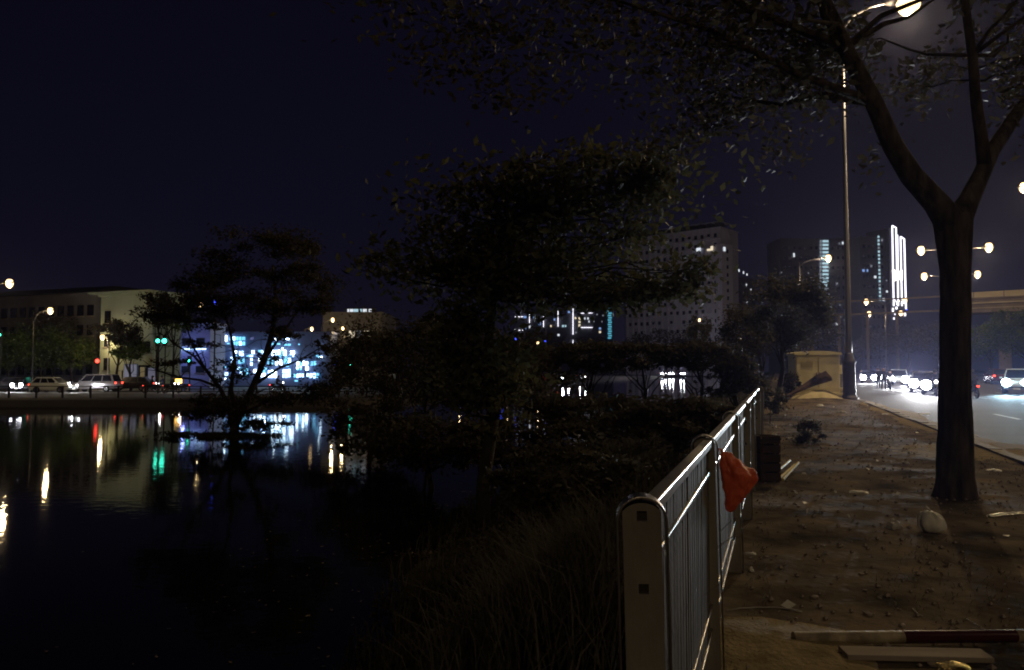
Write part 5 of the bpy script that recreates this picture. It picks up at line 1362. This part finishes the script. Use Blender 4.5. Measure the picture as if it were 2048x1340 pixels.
# lit high rises far off
rc, L, H = building('lit_high_rise', 470, 1030, 1226, 622, 'distant high rise group drawn by white light bars', M['towerdark'], D1=470, base=TB, depth=18, parapet=.4)
strips(rc, [(1059, 624, 1059, 646, 4.5, 'strip'), (1087, 613, 1087, 619.5, 4.5, 'strip'), (1087, 631, 1087, 654, 4.5, 'strip'), (1116, 622, 1116, 630, 4, 'strip'), (1116, 633, 1116, 653, 4.5, 'strip'), (1146, 613, 1146, 669, 5, 'strip'), (1146, 680, 1146, 688, 4.5, 'strip')])
strips(rc, [(1030, 633.5, 1046, 633.5, 3.5, 'strip'), (1037, 660.5, 1046, 660.5, 3.8, 'strip'), (1162, 626.5, 1185, 626, 4, 'strip'), (1162, 655, 1185, 655, 3.6, 'strip')])
lit_on(rc, [(1050, 634, 6, 4, 'win_b'), (1051, 656, 4, 4, 'win_b'), (1030, 660, 3, 3, 'win_w'), (1060, 654, 4, 5, 'win_w'), (1068, 635, 3, 3, 'win_b'), (1079, 647, 4, 6, 'win_b'), (1102, 652, 3, 4, 'win_y'), (1109, 639, 3, 4, 'win_b'), (1126, 652, 4, 4, 'balc'), (1131, 652, 3, 4, 'balc'), (1138, 624, 4, 4, 'win_b'), (1151, 636, 4, 4, 'win_y'), (1159, 637, 4, 5, 'win_y'), (1159, 644, 4, 4, 'win_y'), (1159, 651, 4, 5, 'win_y'),
            (1169, 637, 4, 4, 'win_w'), (1176, 637, 3, 4, 'win_w'), (1178, 643, 2, 4, 'win_w'), (1188, 636, 2, 3, 'win_dim'), (1188, 643, 2, 3, 'win_dim'), (1194, 629, 3, 3, 'win_dim'), (1196, 616, 2, 3, 'win_dim'), (1209, 617, 3, 3, 'win_dim'), (1206, 631, 3, 3, 'win_dim'), (1200, 657, 4, 4, 'win_b'), (1200, 664, 4, 4, 'win_y'), (1117, 670, 4, 4, 'win_w'), (1152, 665, 4, 3, 'win_dim'), (1204, 643, 2, 3, 'win_dim')], -.6)
for k in range(15): lit_on(rc, [(1219 + (k % 2) * 1.2, 613 + 4.5 * k, 7, 2.6, 'cyan_strip')], -.6, 'balcony_light')
for (x0, x1, yt) in ((1052, 1066, 618), (1080, 1094, 608), (1108, 1124, 616), (1138, 1154, 607)):
    a = face_local(x0, yt, rc, 0, 0); b_ = face_local(x1, yt, rc, 0, 0)
    MB().box(((a.x + b_.x) / 2, 4, a.z - 2), (b_.x - a.x, 8, 8)).build('roof_tower', M['towerdark'], rc)

# viaduct
va = at(1650, 601, 165); vb0 = at(2048, 581, 143); vb = va + (vb0 - va) * 1.6
vd = empty('viaduct', (va.x, va.y, 0)); tag(vd, 'long concrete viaduct crossing behind the trees at the right', 'bridge')
ex = Vector((vb.x - va.x, vb.y - va.y, 0)); Lv = ex.length; vd.rotation_euler = (0, 0, math.atan2(ex.y, ex.x))
zt = 13.6; zb_ = 13.5 + 0
def dz(x): return va.z + (vb.z - va.z) * x / Lv
s_ = MB()
nseg = int(Lv / 5)
zdeck = (va.z + vb0.z) / 2
def vx(px):
    # distance along the viaduct seen at photo column px
    u = (px - 1024) / F; return (u * va.y - va.x) / ((ex.x - u * ex.y) / Lv)
X0 = vx(1893); LR = Lv - X0; xm = (X0 + Lv) / 2
MB().box((xm, 4, zdeck - 2.6), (LR, 7, 2.6)).build('girder', M['concrete'], vd)
MB().box((xm, 4, zdeck - 1.15), (LR, 9, .3)).build('deck', M['concrete'], vd)
nseg = int(LR / 5)
pn = MB().box((0, 0, 0), (LR / nseg - .12, .2, 1.1)).mesh('parapet_panel'); pn.materials.append(M['concrete_pale'])
for k in range(nseg): link('parapet_panel', pn, vd, loc=(X0 + LR * (k + .5) / nseg, -.45, zdeck - .45))
MB().box((xm, -.62, zdeck - 2.1), (LR, .2, .25)).build('ledge', M['concrete_pale'], vd)
MB().box((xm, .42, zdeck - 3.0), (LR, .1, .12)).build('pipe', M['concrete_pale'], vd)
for z_, h_ in ((zdeck - .2, .3), (zdeck - 3.1, .35)):
    MB().box((X0 / 2 - 8, 2, z_), (X0 + 16, .3, h_)).build('slim_beam', M['concrete'], vd)
for k in range(4): MB().box((X0 * (k + .1) / 4 - 4, 2, (zdeck - 3.3) / 2), (.5, .5, zdeck - 3.3)).build('pier', M['concrete'], vd)
for k in range(2): MB().box((X0 + LR * (k + .55) / 2, 4, (zdeck - 3.9) / 2), (2.0, 2.0, zdeck - 3.9)).build('pier', M['concrete'], vd)
# trees of the median and far right
G_T = 'trees on the road median'
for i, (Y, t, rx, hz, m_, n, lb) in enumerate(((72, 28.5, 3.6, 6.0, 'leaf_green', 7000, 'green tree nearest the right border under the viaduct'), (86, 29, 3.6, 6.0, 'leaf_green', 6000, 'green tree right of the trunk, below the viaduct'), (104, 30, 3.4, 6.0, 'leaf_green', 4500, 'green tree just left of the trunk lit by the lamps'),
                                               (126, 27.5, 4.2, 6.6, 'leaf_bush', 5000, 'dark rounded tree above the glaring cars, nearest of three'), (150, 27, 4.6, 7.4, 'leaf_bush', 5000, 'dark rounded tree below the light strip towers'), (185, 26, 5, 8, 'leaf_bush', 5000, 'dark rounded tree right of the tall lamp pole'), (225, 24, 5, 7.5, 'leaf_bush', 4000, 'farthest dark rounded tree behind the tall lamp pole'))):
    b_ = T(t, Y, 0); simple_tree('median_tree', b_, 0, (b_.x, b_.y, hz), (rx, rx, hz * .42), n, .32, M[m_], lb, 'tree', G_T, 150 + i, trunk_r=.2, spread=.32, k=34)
# left background trees
G_L = 'trees along the far bank road'
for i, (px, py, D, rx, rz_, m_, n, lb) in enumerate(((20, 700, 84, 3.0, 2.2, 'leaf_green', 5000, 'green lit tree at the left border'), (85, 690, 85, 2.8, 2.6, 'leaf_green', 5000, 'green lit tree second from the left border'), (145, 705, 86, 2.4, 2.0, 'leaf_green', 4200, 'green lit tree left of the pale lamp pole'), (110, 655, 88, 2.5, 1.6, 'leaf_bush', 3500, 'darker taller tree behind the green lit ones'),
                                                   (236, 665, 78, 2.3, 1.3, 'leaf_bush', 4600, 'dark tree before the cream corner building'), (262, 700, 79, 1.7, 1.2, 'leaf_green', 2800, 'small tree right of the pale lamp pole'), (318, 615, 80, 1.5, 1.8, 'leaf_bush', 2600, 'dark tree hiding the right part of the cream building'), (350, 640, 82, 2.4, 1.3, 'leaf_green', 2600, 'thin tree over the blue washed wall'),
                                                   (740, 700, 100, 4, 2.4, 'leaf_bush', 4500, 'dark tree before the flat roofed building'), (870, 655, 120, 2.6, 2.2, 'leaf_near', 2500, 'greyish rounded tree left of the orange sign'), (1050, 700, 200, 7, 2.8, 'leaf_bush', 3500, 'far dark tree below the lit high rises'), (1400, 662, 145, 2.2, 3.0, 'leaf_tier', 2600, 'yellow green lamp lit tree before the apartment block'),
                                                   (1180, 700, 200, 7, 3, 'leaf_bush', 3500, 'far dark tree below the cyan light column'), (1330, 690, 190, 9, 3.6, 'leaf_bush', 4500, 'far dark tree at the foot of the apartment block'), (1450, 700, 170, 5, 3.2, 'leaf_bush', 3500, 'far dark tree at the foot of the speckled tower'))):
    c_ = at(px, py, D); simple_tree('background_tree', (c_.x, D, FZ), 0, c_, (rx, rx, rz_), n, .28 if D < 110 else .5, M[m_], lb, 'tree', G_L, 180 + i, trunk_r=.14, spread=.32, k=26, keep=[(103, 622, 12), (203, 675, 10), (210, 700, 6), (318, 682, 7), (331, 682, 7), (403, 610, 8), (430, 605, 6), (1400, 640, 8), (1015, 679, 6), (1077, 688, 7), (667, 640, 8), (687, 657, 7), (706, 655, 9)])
# ---------------------------------------------------------------- haze
hz_m = bpy.data.materials.new('haze'); hz_m.use_nodes = True; n = hz_m.node_tree; n.nodes.clear()
ho = n.nodes.new('ShaderNodeOutputMaterial'); hv = n.nodes.new('ShaderNodeVolumePrincipled')
hv.inputs['Color'].default_value = (.52, .56, 1.0, 1); hv.inputs['Density'].default_value = 0.0002; hv.inputs['Anisotropy'].default_value = 0.8
n.links.new(hv.outputs[0], ho.inputs['Volume'])
hzb = MB().box((-50, 280, 58), (1400, 760, 124)).build('haze', hz_m); tag(hzb, kind='stuff')
